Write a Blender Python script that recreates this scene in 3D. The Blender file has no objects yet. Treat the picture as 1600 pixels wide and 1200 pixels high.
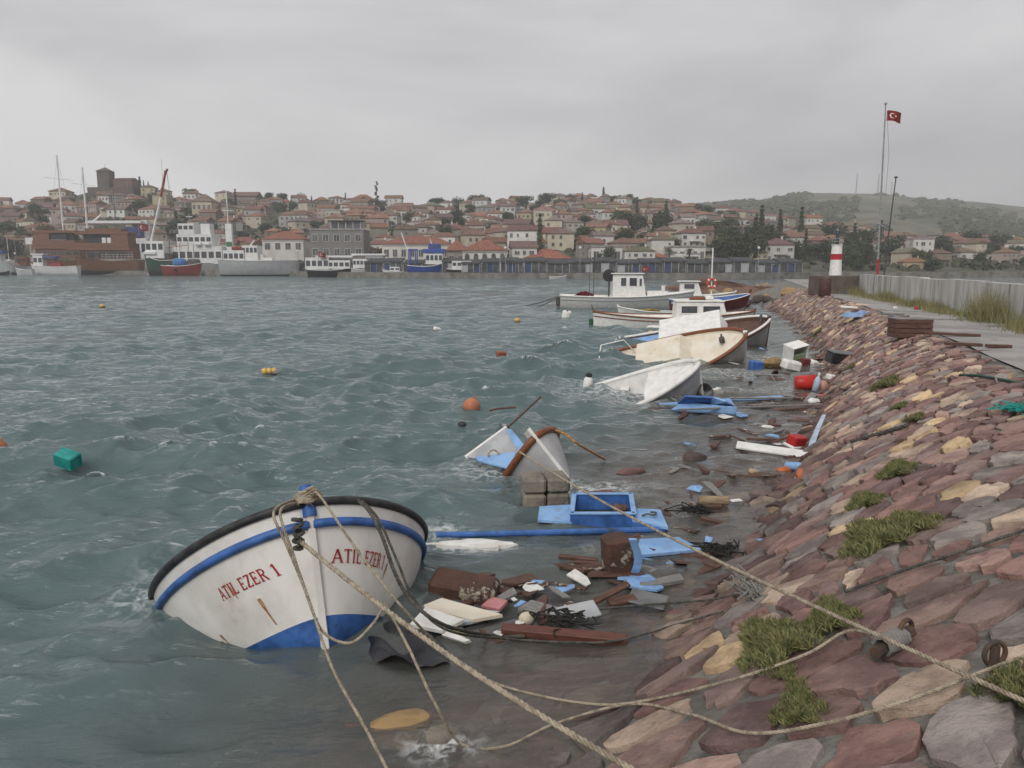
import bpy, math, random, bisect
import numpy as np
from mathutils import Vector, Matrix, Euler

random.seed(7)
RNG = np.random.default_rng(11)
scene = bpy.context.scene
COL = scene.collection

# ------------------------------------------------------------------ camera
CAM_H = 3.0
F = 1200.0
PITCH = math.atan(185 / 1200)
cam_data = bpy.data.cameras.new('camera')
cam_data.sensor_width = 36.0
cam_data.lens = 27.0
cam_data.clip_start = 0.1
cam_data.clip_end = 6000
cam = bpy.data.objects.new('camera', cam_data)
cam.location = (0, 0, CAM_H)
cam.rotation_euler = (math.pi / 2 - PITCH, 0, 0)
COL.objects.link(cam)
scene.camera = cam

# ------------------------------------------------------------------ world, sun, exposure
SUN_EL, SUN_AZ = math.radians(42), math.radians(205)      # azimuth clockwise from +Y
world = bpy.data.worlds.new('World')
scene.world = world
world.use_nodes = True
wn, wl = world.node_tree.nodes, world.node_tree.links
wn.clear()
w_out = wn.new('ShaderNodeOutputWorld')
w_bg = wn.new('ShaderNodeBackground')
w_sky = wn.new('ShaderNodeTexSky')
w_sky.sky_type = 'NISHITA'
w_sky.sun_disc = False
w_sky.sun_elevation = SUN_EL
w_sky.sun_rotation = SUN_AZ
w_sky.air_density = 1.0
w_sky.dust_density = 4.0
w_scale = wn.new('ShaderNodeVectorMath'); w_scale.operation = 'SCALE'
w_scale.inputs['Scale'].default_value = 0.08
wl.new(w_sky.outputs[0], w_scale.inputs[0])
w_tc = wn.new('ShaderNodeTexCoord')
w_map = wn.new('ShaderNodeMapping')
w_map.inputs['Scale'].default_value = (1.0, 1.0, 2.6)
w_map.inputs['Location'].default_value = (0.35, 0.2, 0.55)
wl.new(w_tc.outputs['Generated'], w_map.inputs[0])
w_n = wn.new('ShaderNodeTexNoise')
w_n.inputs['Scale'].default_value = 1.5
w_n.inputs['Detail'].default_value = 5
w_n.inputs['Roughness'].default_value = 0.5
w_n.inputs['Distortion'].default_value = 0.4
wl.new(w_map.outputs[0], w_n.inputs['Vector'])
w_ramp = wn.new('ShaderNodeValToRGB')
w_ramp.color_ramp.elements[0].position = 0.36
w_ramp.color_ramp.elements[0].color = (0.350, 0.345, 0.362, 1)
w_ramp.color_ramp.elements[1].position = 0.62
w_ramp.color_ramp.elements[1].color = (0.600, 0.592, 0.592, 1)
wl.new(w_n.outputs['Fac'], w_ramp.inputs[0])
w_mix = wn.new('ShaderNodeMix'); w_mix.data_type = 'RGBA'
w_mix.inputs[0].default_value = 0.93                     # a closed cloud cover over the clear sky
wl.new(w_scale.outputs[0], w_mix.inputs[6])
wl.new(w_ramp.outputs[0], w_mix.inputs[7])
wl.new(w_mix.outputs[2], w_bg.inputs['Color'])
w_bg.inputs['Strength'].default_value = 1.0
wl.new(w_bg.outputs[0], w_out.inputs['Surface'])

sun_d = bpy.data.lights.new('sun', 'SUN')
sun_d.energy = 1.5
sun_d.angle = math.radians(30)
sun_d.color = (1.0, 0.97, 0.93)
sun = bpy.data.objects.new('sun', sun_d)
sd = Vector((math.sin(SUN_AZ) * math.cos(SUN_EL), math.cos(SUN_AZ) * math.cos(SUN_EL), math.sin(SUN_EL)))
sun.rotation_euler = sd.to_track_quat('Z', 'Y').to_euler()
sun.location = (0, 0, 60)
COL.objects.link(sun)

vs_ = scene.view_settings
vs_.view_transform = 'Standard'
vs_.look = 'None'
vs_.exposure = 0.44
vs_.gamma = 1.0
vs_.use_curve_mapping = False
scene.render.engine = 'CYCLES'
scene.cycles.use_denoising = True
scene.cycles.max_bounces = 6
scene.cycles.transparent_max_bounces = 8
scene.cycles.volume_bounces = 0
scene.cycles.caustics_reflective = False
scene.cycles.caustics_refractive = False

# ------------------------------------------------------------------ pixel -> place helpers
CP, SP = math.cos(PITCH), math.sin(PITCH)


def ray(px, py):
    a, b = (px - 800) / F, -(py - 600) / F
    return Vector((a, CP + b * SP, -SP + b * CP))


def W(px, py, z=0.0):
    d = ray(px, py)
    t = (z - CAM_H) / d.z
    return Vector((d.x * t, d.y * t, z))


def AT(px, py, Y):
    d = ray(px, py)
    t = Y / d.y
    return Vector((d.x * t, Y, CAM_H + d.z * t))


# ------------------------------------------------------------------ mesh helpers
class MB:
    def __init__(s):
        s.v, s.f = [], []

    def add(s, verts, faces):
        n = len(s.v)
        s.v += [tuple(v) for v in verts]
        s.f += [tuple(i + n for i in f) for f in faces]
        return s

    def box(s, c, size, rot=None, bev=0.0):
        hx, hy, hz = (k / 2 for k in size)
        if bev <= 0:
            P = [Vector((x, y, z)) for x in (-hx, hx) for y in (-hy, hy) for z in (-hz, hz)]
            fs = [(0, 1, 3, 2), (4, 6, 7, 5), (0, 4, 5, 1), (2, 3, 7, 6), (0, 2, 6, 4), (1, 5, 7, 3)]
        else:
            b = min(bev, hx * .9, hy * .9, hz * .9)
            P, idx = [], {}
            for sx in (-1, 1):
                for sy in (-1, 1):
                    for sz in (-1, 1):
                        for ax in range(3):
                            p = [sx * (hx - b), sy * (hy - b), sz * (hz - b)]
                            p[ax] = (sx * hx, sy * hy, sz * hz)[ax]
                            idx[(sx, sy, sz, ax)] = len(P)
                            P.append(Vector(p))
            fs = []
            for ax in range(3):
                o = [i for i in range(3) if i != ax]
                for sg in (-1, 1):
                    q = []
                    for a, bb in ((-1, -1), (1, -1), (1, 1), (-1, 1)):
                        k = [0, 0, 0]; k[ax] = sg; k[o[0]] = a; k[o[1]] = bb
                        q.append(idx[(k[0], k[1], k[2], ax)])
                    fs.append(tuple(q))
            for ax in range(3):
                o = [i for i in range(3) if i != ax]
                for a in (-1, 1):
                    for bb in (-1, 1):
                        q = []
                        for e, which in ((-1, o[0]), (1, o[0]), (1, o[1]), (-1, o[1])):
                            k = [0, 0, 0]; k[ax] = e; k[o[0]] = a; k[o[1]] = bb
                            q.append(idx[(k[0], k[1], k[2], which)])
                        fs.append(tuple(q))
            for sx in (-1, 1):
                for sy in (-1, 1):
                    for sz in (-1, 1):
                        fs.append(tuple(idx[(sx, sy, sz, a)] for a in range(3)))
        M_ = rot.to_matrix() if isinstance(rot, Euler) else (rot or Matrix.Identity(3))
        c = Vector(c)
        return s.add([M_ @ p + c for p in P], fs)

    def tube(s, pts, r, n=8, cap=True):
        pts = [Vector(p) for p in pts]
        rs = r if hasattr(r, '__len__') else [r] * len(pts)
        rings, prev = [], None
        for i, p in enumerate(pts):
            t = (pts[min(i + 1, len(pts) - 1)] - pts[max(i - 1, 0)])
            t = t.normalized() if t.length > 1e-9 else Vector((0, 0, 1))
            if prev is None:
                a = t.orthogonal().normalized()
            else:
                a = prev - t * prev.dot(t)
                a = a.normalized() if a.length > 1e-6 else t.orthogonal().normalized()
            prev = a
            b = t.cross(a)
            rings.append([p + (a * math.cos(2 * math.pi * k / n) + b * math.sin(2 * math.pi * k / n)) * rs[i] for k in range(n)])
        V = [v for rg in rings for v in rg]
        fs = [(i * n + k, i * n + (k + 1) % n, (i + 1) * n + (k + 1) % n, (i + 1) * n + k)
              for i in range(len(pts) - 1) for k in range(n)]
        if cap:
            fs.append(tuple(range(n - 1, -1, -1)))
            fs.append(tuple((len(pts) - 1) * n + k for k in range(n)))
        return s.add(V, fs)

    def lathe(s, prof, n=16, c=(0, 0, 0), rot=None):
        M_ = rot.to_matrix() if isinstance(rot, Euler) else (rot or Matrix.Identity(3))
        c = Vector(c)
        V = [M_ @ Vector((r * math.cos(2 * math.pi * k / n), r * math.sin(2 * math.pi * k / n), z)) + c for r, z in prof for k in range(n)]
        fs = [(i * n + k, i * n + (k + 1) % n, (i + 1) * n + (k + 1) % n, (i + 1) * n + k)
              for i in range(len(prof) - 1) for k in range(n)]
        fs.append(tuple(range(n - 1, -1, -1)))
        fs.append(tuple((len(prof) - 1) * n + k for k in range(n)))
        return s.add(V, fs)

    def prism(s, poly, z0, z1, c=(0, 0, 0), rot=None):
        M_ = rot.to_matrix() if isinstance(rot, Euler) else (rot or Matrix.Identity(3))
        c = Vector(c); n = len(poly)
        V = [M_ @ Vector((p[0], p[1], z)) + c for z in (z0, z1) for p in poly]
        fs = [tuple(range(n - 1, -1, -1)), tuple(range(n, 2 * n))] + [(k, (k + 1) % n, n + (k + 1) % n, n + k) for k in range(n)]
        return s.add(V, fs)

    def grid(s, P, nu, nv, flip=False):
        """P: list of nu*nv points, index i*nv+j"""
        fs = []
        for i in range(nu - 1):
            for j in range(nv - 1):
                q = (i * nv + j, (i + 1) * nv + j, (i + 1) * nv + j + 1, i * nv + j + 1)
                fs.append(q[::-1] if flip else q)
        return s.add(P, fs)

    def mesh(s, name, mat=None, smooth=False):
        me = bpy.data.meshes.new(name)
        me.from_pydata(s.v, [], s.f)
        me.update()
        if mat:
            me.materials.append(mat)
        if smooth:
            me.polygons.foreach_set('use_smooth', [True] * len(me.polygons))
            if smooth != 'all':
                try:
                    me.set_sharp_from_angle(angle=math.radians(35))
                except Exception:
                    pass
        return me

    def build(s, name, mat, parent=None, smooth=False, kind=None):
        return link(name, s.mesh(name, mat, smooth), parent, kind)


def link(name, data, parent=None, kind=None):
    o = bpy.data.objects.new(name, data)
    COL.objects.link(o)
    if parent is not None:
        o.parent = parent
    if kind:
        o['kind'] = kind
    return o


def tag(o, label, cat, group=None):
    o['label'] = label
    o['category'] = cat
    if group:
        o['group'] = group
    return o


def thing(name, label, cat, loc=(0, 0, 0), rot=None, group=None):
    o = bpy.data.objects.new(name, None)
    o.empty_display_size = 0.2
    COL.objects.link(o)
    o.location = loc
    if rot is not None:
        o.rotation_euler = rot
    return tag(o, label, cat, group)


def struct(name, mb, mat, smooth=False):
    o = mb.build(name, mat, None, smooth) if isinstance(mb, MB) else link(name, mb)
    o['kind'] = 'structure'
    return o


def copy_tree(o, parent=None):
    c = o.copy()
    COL.objects.link(c)
    c.parent = parent
    for ch in list(o.children):
        copy_tree(ch, c)
    return c


def catmull(pts, n=8):
    pts = [Vector(p) for p in pts]
    out = []
    for i in range(len(pts) - 1):
        p0, p1, p2, p3 = pts[max(i - 1, 0)], pts[i], pts[i + 1], pts[min(i + 2, len(pts) - 1)]
        for k in range(n):
            t = k / n
            out.append(0.5 * ((2 * p1) + (p2 - p0) * t + (2 * p0 - 5 * p1 + 4 * p2 - p3) * t * t + (3 * p1 - p0 - 3 * p2 + p3) * t ** 3))
    out.append(pts[-1])
    return out


# ------------------------------------------------------------------ materials
MATS = {}


def M(name, col=(.5, .5, .5), rough=.7, col2=None, scale=4.0, lo=.40, hi=.62, bump=0.0, bscale=30.0, spec=.35, metal=0.0,
      objcol=False, attr=False, streak=None, coords='Object', dirt=None, dscale=2.0, dlo=.55, dhi=.7, bdist=.02):
    if name in MATS:
        return MATS[name]
    m = bpy.data.materials.new(name)
    m.use_nodes = True
    N, Lk = m.node_tree.nodes, m.node_tree.links
    b = N['Principled BSDF']
    b.inputs['Roughness'].default_value = rough
    b.inputs['Specular IOR Level'].default_value = spec
    b.inputs['Metallic'].default_value = metal
    tc = N.new('ShaderNodeTexCoord')
    vec = tc.outputs[coords]
    if streak:
        mp = N.new('ShaderNodeMapping'); mp.inputs['Scale'].default_value = streak
        Lk.new(vec, mp.inputs[0]); vec = mp.outputs[0]

    def noise(sc, det=6, ro=.6):
        n = N.new('ShaderNodeTexNoise')
        n.inputs['Scale'].default_value = sc
        n.inputs['Detail'].default_value = det
        n.inputs['Roughness'].default_value = ro
        Lk.new(vec, n.inputs['Vector'])
        return n.outputs['Fac']

    def ramp(src, a, c):
        r = N.new('ShaderNodeMapRange'); r.interpolation_type = 'SMOOTHSTEP'
        r.inputs[1].default_value = a; r.inputs[2].default_value = c
        Lk.new(src, r.inputs[0])
        return r.outputs[0]

    def mix(fac, A, B, blend='MIX'):
        x = N.new('ShaderNodeMix'); x.data_type = 'RGBA'; x.blend_type = blend
        for i, v in ((0, fac), (6, A), (7, B)):
            if isinstance(v, (int, float)):
                x.inputs[i].default_value = v
            elif isinstance(v, tuple):
                x.inputs[i].default_value = (*v[:3], 1)
            else:
                Lk.new(v, x.inputs[i])
        return x.outputs[2]
    if col2 is None:
        col2 = tuple(c * .72 for c in col)
    out = mix(ramp(noise(scale), lo, hi), tuple(col), tuple(col2))
    if attr:
        a = N.new('ShaderNodeAttribute'); a.attribute_name = 'col'
        out = mix(1.0, a.outputs['Color'], out, 'MULTIPLY')
    if objcol:
        oi = N.new('ShaderNodeObjectInfo')
        out = mix(1.0, oi.outputs['Color'], out, 'MULTIPLY')
    if dirt:
        out = mix(ramp(noise(dscale, 8, .7), dlo, dhi), out, tuple(dirt))
    Lk.new(out, b.inputs['Base Color'])
    if bump:
        bp = N.new('ShaderNodeBump'); bp.inputs['Strength'].default_value = bump
        bp.inputs['Distance'].default_value = bdist
        Lk.new(noise(bscale, 8, .65), bp.inputs['Height'])
        Lk.new(bp.outputs[0], b.inputs['Normal'])
    MATS[name] = m
    return m


white_paint = M('white_paint', (.77, .76, .73), .5, (.66, .65, .62), 5, dirt=(.36, .30, .22), dscale=3.5, dlo=.62, dhi=.78, bump=.1, bscale=14)
hull_white = M('hull_white', (.72, .70, .66), .45, (.60, .58, .54), 2.5, dirt=(.34, .25, .16), dscale=2.6, dlo=.60, dhi=.80, streak=(1, 1, .55), bump=.12, bscale=9)
hull_grey = M('hull_grey', (.40, .41, .42), .55, (.30, .31, .32), 3, dirt=(.2, .18, .15), dlo=.6)
blue_paint = M('blue_paint', (.05, .14, .40), .5, (.03, .09, .26), 6, dirt=(.04, .045, .06), dscale=7, dlo=.55, dhi=.72, bump=.15, bscale=20)
light_blue = M('light_blue', (.25, .43, .70), .6, (.18, .33, .58), 4, dirt=(.22, .22, .21), dscale=5, dlo=.54, dhi=.74, bump=.25)
cream_paint = M('cream_paint', (.70, .65, .55), .55, (.64, .57, .45), 2, dirt=(.48, .31, .13), dscale=1.8, dlo=.58, dhi=.72)
black_rubber = M('black_rubber', (.018, .018, .02), .55, (.04, .04, .04), 9, bump=.2)
varnish = M('varnish', (.22, .075, .03), .42, (.13, .045, .02), 7, streak=(1, 6, 6))
dark_wood = M('dark_wood', (.075, .035, .025), .6, (.13, .07, .05), 6, streak=(1, 8, 8), bump=.3, bscale=20)
grey_wood = M('grey_wood', (.25, .24, .23), .8, (.16, .15, .14), 6, streak=(1, 8, 8), bump=.3)
red_paint = M('red_paint', (.42, .02, .02), .5, (.30, .015, .015), 5)
letter_red = M('letter_red', (.36, .015, .02), .5, (.26, .012, .015), 12)
rope_mat = M('rope_fibre', (.42, .36, .27), .9, (.24, .20, .15), 22, bump=.5, bscale=90)
rope_dark = M('rope_dark', (.06, .06, .055), .9, (.12, .11, .09), 22, bump=.5, bscale=90)
rope_orange = M('rope_orange', (.50, .25, .06), .9, (.3, .15, .05), 22)
glass_dark = M('glass_dark', (.03, .035, .04), .12, (.06, .065, .07), 2, spec=.6)
metal_grey = M('metal_grey', (.32, .33, .34), .45, (.22, .22, .22), 6, metal=.3)
metal_dark = M('metal_dark', (.05, .05, .055), .5, (.09, .07, .06), 6)
foam_white = M('foam_white', (.74, .73, .70), .8, (.62, .60, .55), 6, bump=.3)
buoy_orange = M('buoy_orange', (.46, .17, .08), .5, (.36, .14, .08), 4)
buoy_yellow = M('buoy_yellow', (.62, .42, .10), .5, (.5, .33, .1), 4)
teal_plastic = M('teal_plastic', (.02, .30, .26), .4, (.015, .22, .20), 6)
concrete = M('concrete', (.36, .35, .33), .9, (.26, .25, .23), 1.6, dirt=(.14, .13, .115), dscale=1.1, dlo=.55, dhi=.75, bump=.4, bscale=18)
block_stone = M('block_stone', (.24, .21, .17), .9, (.15, .13, .11), 3, dirt=(.40, .36, .30), dscale=5, dlo=.58, bump=.8, bscale=14, bdist=.04)
brown_block = M('brown_block', (.10, .05, .035), .75, (.055, .03, .022), 4, dirt=(.36, .32, .25), dscale=4, dlo=.56, dhi=.62, bump=.6, bscale=12, bdist=.04)
black_plastic = M('black_plastic', (.012, .012, .015), .3, (.03, .03, .035), 3, spec=.6, bump=.6, bscale=5, bdist=.05)
stone_mat = M('revetment_stone', (1, 1, 1), .88, (.62, .60, .62), 3.2, attr=True, coords='Object', bump=.9, bscale=11, bdist=.05,
              dirt=(.20, .17, .16), dscale=4.5, dlo=.58, dhi=.75)
mortar = M('mortar', (.25, .235, .21), .95, (.14, .13, .115), 3, bump=.8, bscale=16, bdist=.05, dirt=(.07, .06, .05), dscale=2.5, dlo=.5)
leaf_green = M('leaf_green', (.21, .205, .085), .8, (.105, .115, .045), 14, coords='Object')
leaf_dry = M('leaf_dry', (.26, .22, .11), .8, (.14, .16, .06), 3)
# ---CHUNK2---
# ------------------------------------------------------------------ breakwater: shoreline, crest, ground height
SHORE_PX = [(905, 1180), (1010, 1060), (1130, 935), (1215, 805), (1245, 740), (1276, 660), (1292, 612), (1290, 575), (1268, 532), (1238, 503), (1205, 484), (1168, 466)]
CREST_PX = [(1600, 588), (1480, 532), (1400, 499), (1340, 477), (1296, 464)]
PATH_Z = 1.35
sh = [W(*p) for p in SHORE_PX]
SY = [-12, 0] + [p.y for p in sh] + [95]
SX = [-7.2, -1.75] + [p.x for p in sh] + [sh[-1].x + .22 * (95 - sh[-1].y)]
cr = [W(*p, PATH_Z) for p in CREST_PX]
CY = [-12, 0] + [p.y for p in cr] + [95]
CX = [-3.2, 2.3] + [p.x for p in cr] + [cr[-1].x + .30 * (95 - cr[-1].y)]
WALL_PX = [(1600, 512), (1470, 486), (1400, 472), (1338, 460)]
wl_ = [W(*p, PATH_Z) for p in WALL_PX]
WY = [-12, 0] + [p.y for p in wl_] + [95]
WX = [3.5, 6.6] + [p.x for p in wl_] + [wl_[-1].x + .33 * (95 - wl_[-1].y)]


def xs(y): return np.interp(y, SY, SX)
def xc(y): return np.interp(y, CY, CX)
def xw(y): return np.interp(y, WY, WX)


def G(x, y):
    """height of the breakwater ground and of the sea bed next to it"""
    a, c = xs(y), xc(y)
    q = (x - a) / (c - a)
    up = PATH_Z * (1 - (1 - np.clip(q, 0, 1)) ** 1.55)
    dn = np.maximum(-0.17 * (a - x) - .035 * np.maximum(a - x - 1.5, 0) ** 2, -3.5)
    z = np.where(q < 0, dn, up)
    back = xw(y) + 5
    z = np.where(x > back, np.maximum(PATH_Z - 0.5 * (x - back), -3.0), z)
    end = np.clip((y - 82) / 10, 0, 1)
    return z * (1 - end) - 2.5 * end


def _lin(y, A, B):
    if y <= A[0]:
        return B[0]
    k = min(bisect.bisect_right(A, y), len(A) - 1)
    return B[k - 1] + (B[k] - B[k - 1]) * (min(y, A[-1]) - A[k - 1]) / (A[k] - A[k - 1])


def g(x, y):
    """G for one point, quickly"""
    a, c = _lin(y, SY, SX), _lin(y, CY, CX)
    q = (x - a) / (c - a)
    z = max(-.17 * (a - x) - .035 * max(a - x - 1.5, 0) ** 2, -3.5) if q < 0 else PATH_Z * (1 - (1 - min(q, 1)) ** 1.55)
    return z


def Gn(x, y):
    e = .05
    return Vector((-(g(x + e, y) - g(x - e, y)) / (2 * e), -(g(x, y + e) - g(x, y - e)) / (2 * e), 1)).normalized()


def S(px, py, up=0.0):
    """the place on the sloping bank (or its bed) under a pixel"""
    d = ray(px, py)
    t = 1.5
    while t < 120:
        p = Vector((0, 0, CAM_H)) + d * t
        if p.z <= g(p.x, p.y) + up:
            return p
        t += .01 if t < 15 else .05
    return p


ys = np.concatenate([np.arange(-11, 30, .35), np.arange(30, 94, 1.0)])
rows = []
QN = 34
mb = MB()
for y in ys:
    a, c, w = float(xs(y)), float(xc(y)), float(xw(y))
    xl = [a - k for k in (11, 8, 6, 4.5, 3.5, 2.6, 2, 1.4, .9, .45)] + [a + (c - a) * k / 12 for k in range(13)] + [c + (w - c) * k for k in (.25, .5, .75, 1)] + [w + k for k in (1, 3, 5, 6.5, 8, 11, 14)]
    for x in xl:
        rows.append((x, float(y), float(G(x, y)) - (.018 if x < c else 0) + .02 * math.sin(x * 5.1 + y * 3.3) * math.sin(y * 2.1 - x)))
mb.grid(rows, len(ys), 34, flip=True)
bank = struct('embankment', mb, mortar, smooth='all')

# path slab on the crest
mb = MB(); P = []
for y in ys:
    c, w = float(xc(y)), float(xw(y))
    for k in range(5):
        P.append((c + .12 + (w - c - .05) * k / 4, float(y), PATH_Z + .03 + .008 * math.sin(y * 1.7 + k)))
    P.append((c + .10, float(y), PATH_Z - .10)) if False else None
mb.grid(P, len(ys), 5, flip=True)
path_mat = M('path_concrete', (.34, .325, .31), .9, (.25, .235, .22), .8, dirt=(.15, .125, .10), dscale=.7, dlo=.52, dhi=.7, bump=.4, bscale=14)
path = struct('path', mb, path_mat)
path['label'] = 'pale concrete path along the top of the breakwater'

# ------------------------------------------------------------------ bank stones (Voronoi cells laid on the slope)


def clip(poly, p, n):
    out = []
    for i in range(len(poly)):
        a, b = poly[i], poly[(i + 1) % len(poly)]
        da, db = (a - p) @ n, (b - p) @ n
        if da <= 0:
            out.append(a)
        if (da < 0 < db) or (db < 0 < da):
            out.append(a + (b - a) * (da / (da - db)))
    return out


def on_slope(y, q, h):
    a = _lin(y, SY, SX)
    x = a + q * (_lin(y, CY, CX) - a)
    return Vector((x, y, g(x, y))) + Gn(x, y) * h


def stone_field():
    seeds, cells = [], []
    y = 1.6
    row = 0
    while y < 56:
        dy = (.34 if y < 5 else .27 if y < 8 else .21 if y < 20 else .32) * (0.85 + .3 * random.random())
        width = 3.3
        n = 7 if y < 5 else 9
        for k in range(-9, n):
            q = (k + .5 + (row % 2) * .5 + random.uniform(-.33, .33)) / n
            seeds.append((y + random.uniform(-.13, .13), q * width))
        y += dy
        row += 1
    pts = np.array(seeds)
    for i, p in enumerate(pts):
        if not (-3.6 < p[1] < 3.22) or (p[1] < -.8 and p[0] > 24):
            continue
        d = np.abs(pts - p)
        nb = np.where((d[:, 0] < 1.7) & (d[:, 1] < 1.5))[0]
        poly = [p + np.array(o) for o in ((-.95, -.95), (.95, -.95), (.95, .95), (-.95, .95))]
        gap = random.uniform(.012, .05) if p[0] < 6 else random.uniform(.006, .03)
        for j in nb:
            if j == i:
                continue
            v = pts[j] - p
            L = np.linalg.norm(v)
            if L < 1e-6:
                continue
            poly = clip(poly, p + v * .5 - v / L * gap, v / L)
            if len(poly) < 3:
                break
        if len(poly) >= 3:
            cells.append((p, poly))
    return cells


def stone_mesh(p, poly):
    # cut corners, roughen, then raise as a low slab with a rounded top
    pl = []
    n = len(poly)
    for k in range(n):
        a, b = poly[k], poly[(k + 1) % n]
        if float(p[0]) > 14:
            pl += [a + (b - a) * .12, a + (b - a) * .88] if np.linalg.norm(b - a) > .08 else [(a + b) / 2]
            continue
        if np.linalg.norm(b - a) < .05:
            pl.append((a + b) / 2)
            continue
        pl += [a + (b - a) * .2, a + (b - a) * .5 + RNG.normal(size=2) * .018, a + (b - a) * .8]
    c = sum(pl) / len(pl)
    pl = [q + RNG.normal(size=2) * .008 for q in pl]
    near = min(1, max(0, (float(p[0]) - 4.5) / 4))
    h = random.uniform(.012, .035) * (1 - near) + (random.uniform(.014, .042) + (.03 if random.random() < .2 else 0)) * near
    ty, tq = random.gauss(0, .03 + .03 * near), random.gauss(0, .025 + .025 * near)
    V, fs = [], []
    m = len(pl)
    for lev, (ins, hh) in enumerate(((1.0, -.05), (1.0, .80), (.95, .99), (.55, 1.02))):
        for q in pl:
            r = c + (q - c) * ins
            dz = (ty * (r[0] - c[0]) + tq * (r[1] - c[1])) if lev else 0
            z = (h * hh + dz + (random.uniform(-.010, .010) if lev > 1 else 0)) if lev else -.05
            V.append(on_slope(float(r[0]), float(r[1]) / 3.3, max(z, -.05)))
    V.append(on_slope(float(c[0]), float(c[1]) / 3.3, max(h * 1.05 + random.uniform(-.012, .012), 0)))
    for lev in range(3):
        for k in range(m):
            fs.append((lev * m + k, lev * m + (k + 1) % m, (lev + 1) * m + (k + 1) % m, (lev + 1) * m + k))
    for k in range(m):
        fs.append((3 * m + k, 3 * m + (k + 1) % m, 4 * m))
    # make it counter-clockwise seen from above
    area = sum(pl[k][0] * pl[(k + 1) % m][1] - pl[(k + 1) % m][0] * pl[k][1] for k in range(m))
    if area > 0:          # (y, q) is a left-handed pair on the slope
        fs = [f[::-1] for f in fs]
    return V, fs


def stone_colour(p):
    r = random.random()
    if r < .05:
        c = (.50, .37, .22)
    elif r < .19:
        c = (.41, .315, .24)
    elif r < .34:
        c = (.25, .215, .195)
    else:
        c = random.choice([(.205, .125, .110), (.235, .140, .120), (.175, .115, .105), (.265, .170, .145), (.225, .160, .140), (.30, .205, .17)])
    k = random.uniform(.95, 1.65)
    wet = .55 + .45 * min(1, max(0, (p[1] - .05) / .5))      # stones at the water's edge are soaked and darker
    return tuple(v * k * wet for v in c)


def colour_mesh(me, cols):
    at = me.color_attributes.new('col', 'FLOAT_COLOR', 'POINT')
    at.data.foreach_set('color', np.asarray(cols, dtype=np.float32).ravel())


def vis_order(c):
    x = float(xs(c[0][0])) + c[0][1] / 3.3 * float(xc(c[0][0]) - xs(c[0][0]))
    y = float(c[0][0])
    inside = (abs(x / y) < .70) and y > 2.9 and c[0][1] > -.15
    return (0 if inside else 1, y)


cells = sorted(stone_field(), key=vis_order)
rest = MB(); rest_c = []
for i, (p, poly) in enumerate(cells):
    V, fs = stone_mesh(p, poly)
    colr = stone_colour(p)
    if i < 300:
        me = MB().add(V, fs).mesh('stone', stone_mat)
        colour_mesh(me, [(*colr, 1)] * len(V))
        me.polygons.foreach_set('use_smooth', [True] * len(me.polygons))
        me.set_sharp_from_angle(angle=math.radians(40))
        link('stone', me, bank)
    else:
        rest.add(V, fs)
        rest_c += [(*colr, 1)] * len(V)
me = rest.mesh('paving_stones', stone_mat)
colour_mesh(me, rest_c)
link('paving_stones', me, bank, 'stuff')

# ------------------------------------------------------------------ water
WAVES = []
for k in range(80):
    lam = 0.30 * (3.3 / .30) ** RNG.random()
    ang = math.radians(-72 + RNG.normal() * 30)
    amp = 0.0100 * lam ** .72
    WAVES.append((2 * math.pi / lam, math.cos(ang), math.sin(ang), amp, RNG.random() * 6.28))


FOAM = []
for (px_, py_, rx_, ry_, k_) in ((1000, 612, 1.5, 1.2, .8), (930, 600, .7, .8, .5), (770, 738, .6, .4, .7), (745, 728, .5, .4, .5), (905, 765, .5, .4, .8), (960, 760, .5, .3, .6), (1225, 560, 1.2, 1.0, .6), (1150, 585, .8, .8, .5), (690, 825, .3, .4, .7), (235, 925, .35, .5, .6), (1060, 525, 1.5, 1.6, .6), (690, 1165, .22, .15, .8), (860, 490, 2.0, 2.0, .4), (1180, 610, .9, .7, .5), (735, 855, .5, .15, .6)):
    q_ = W(px_, py_)
    FOAM.append((q_.x, q_.y, rx_, ry_, k_))


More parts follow.
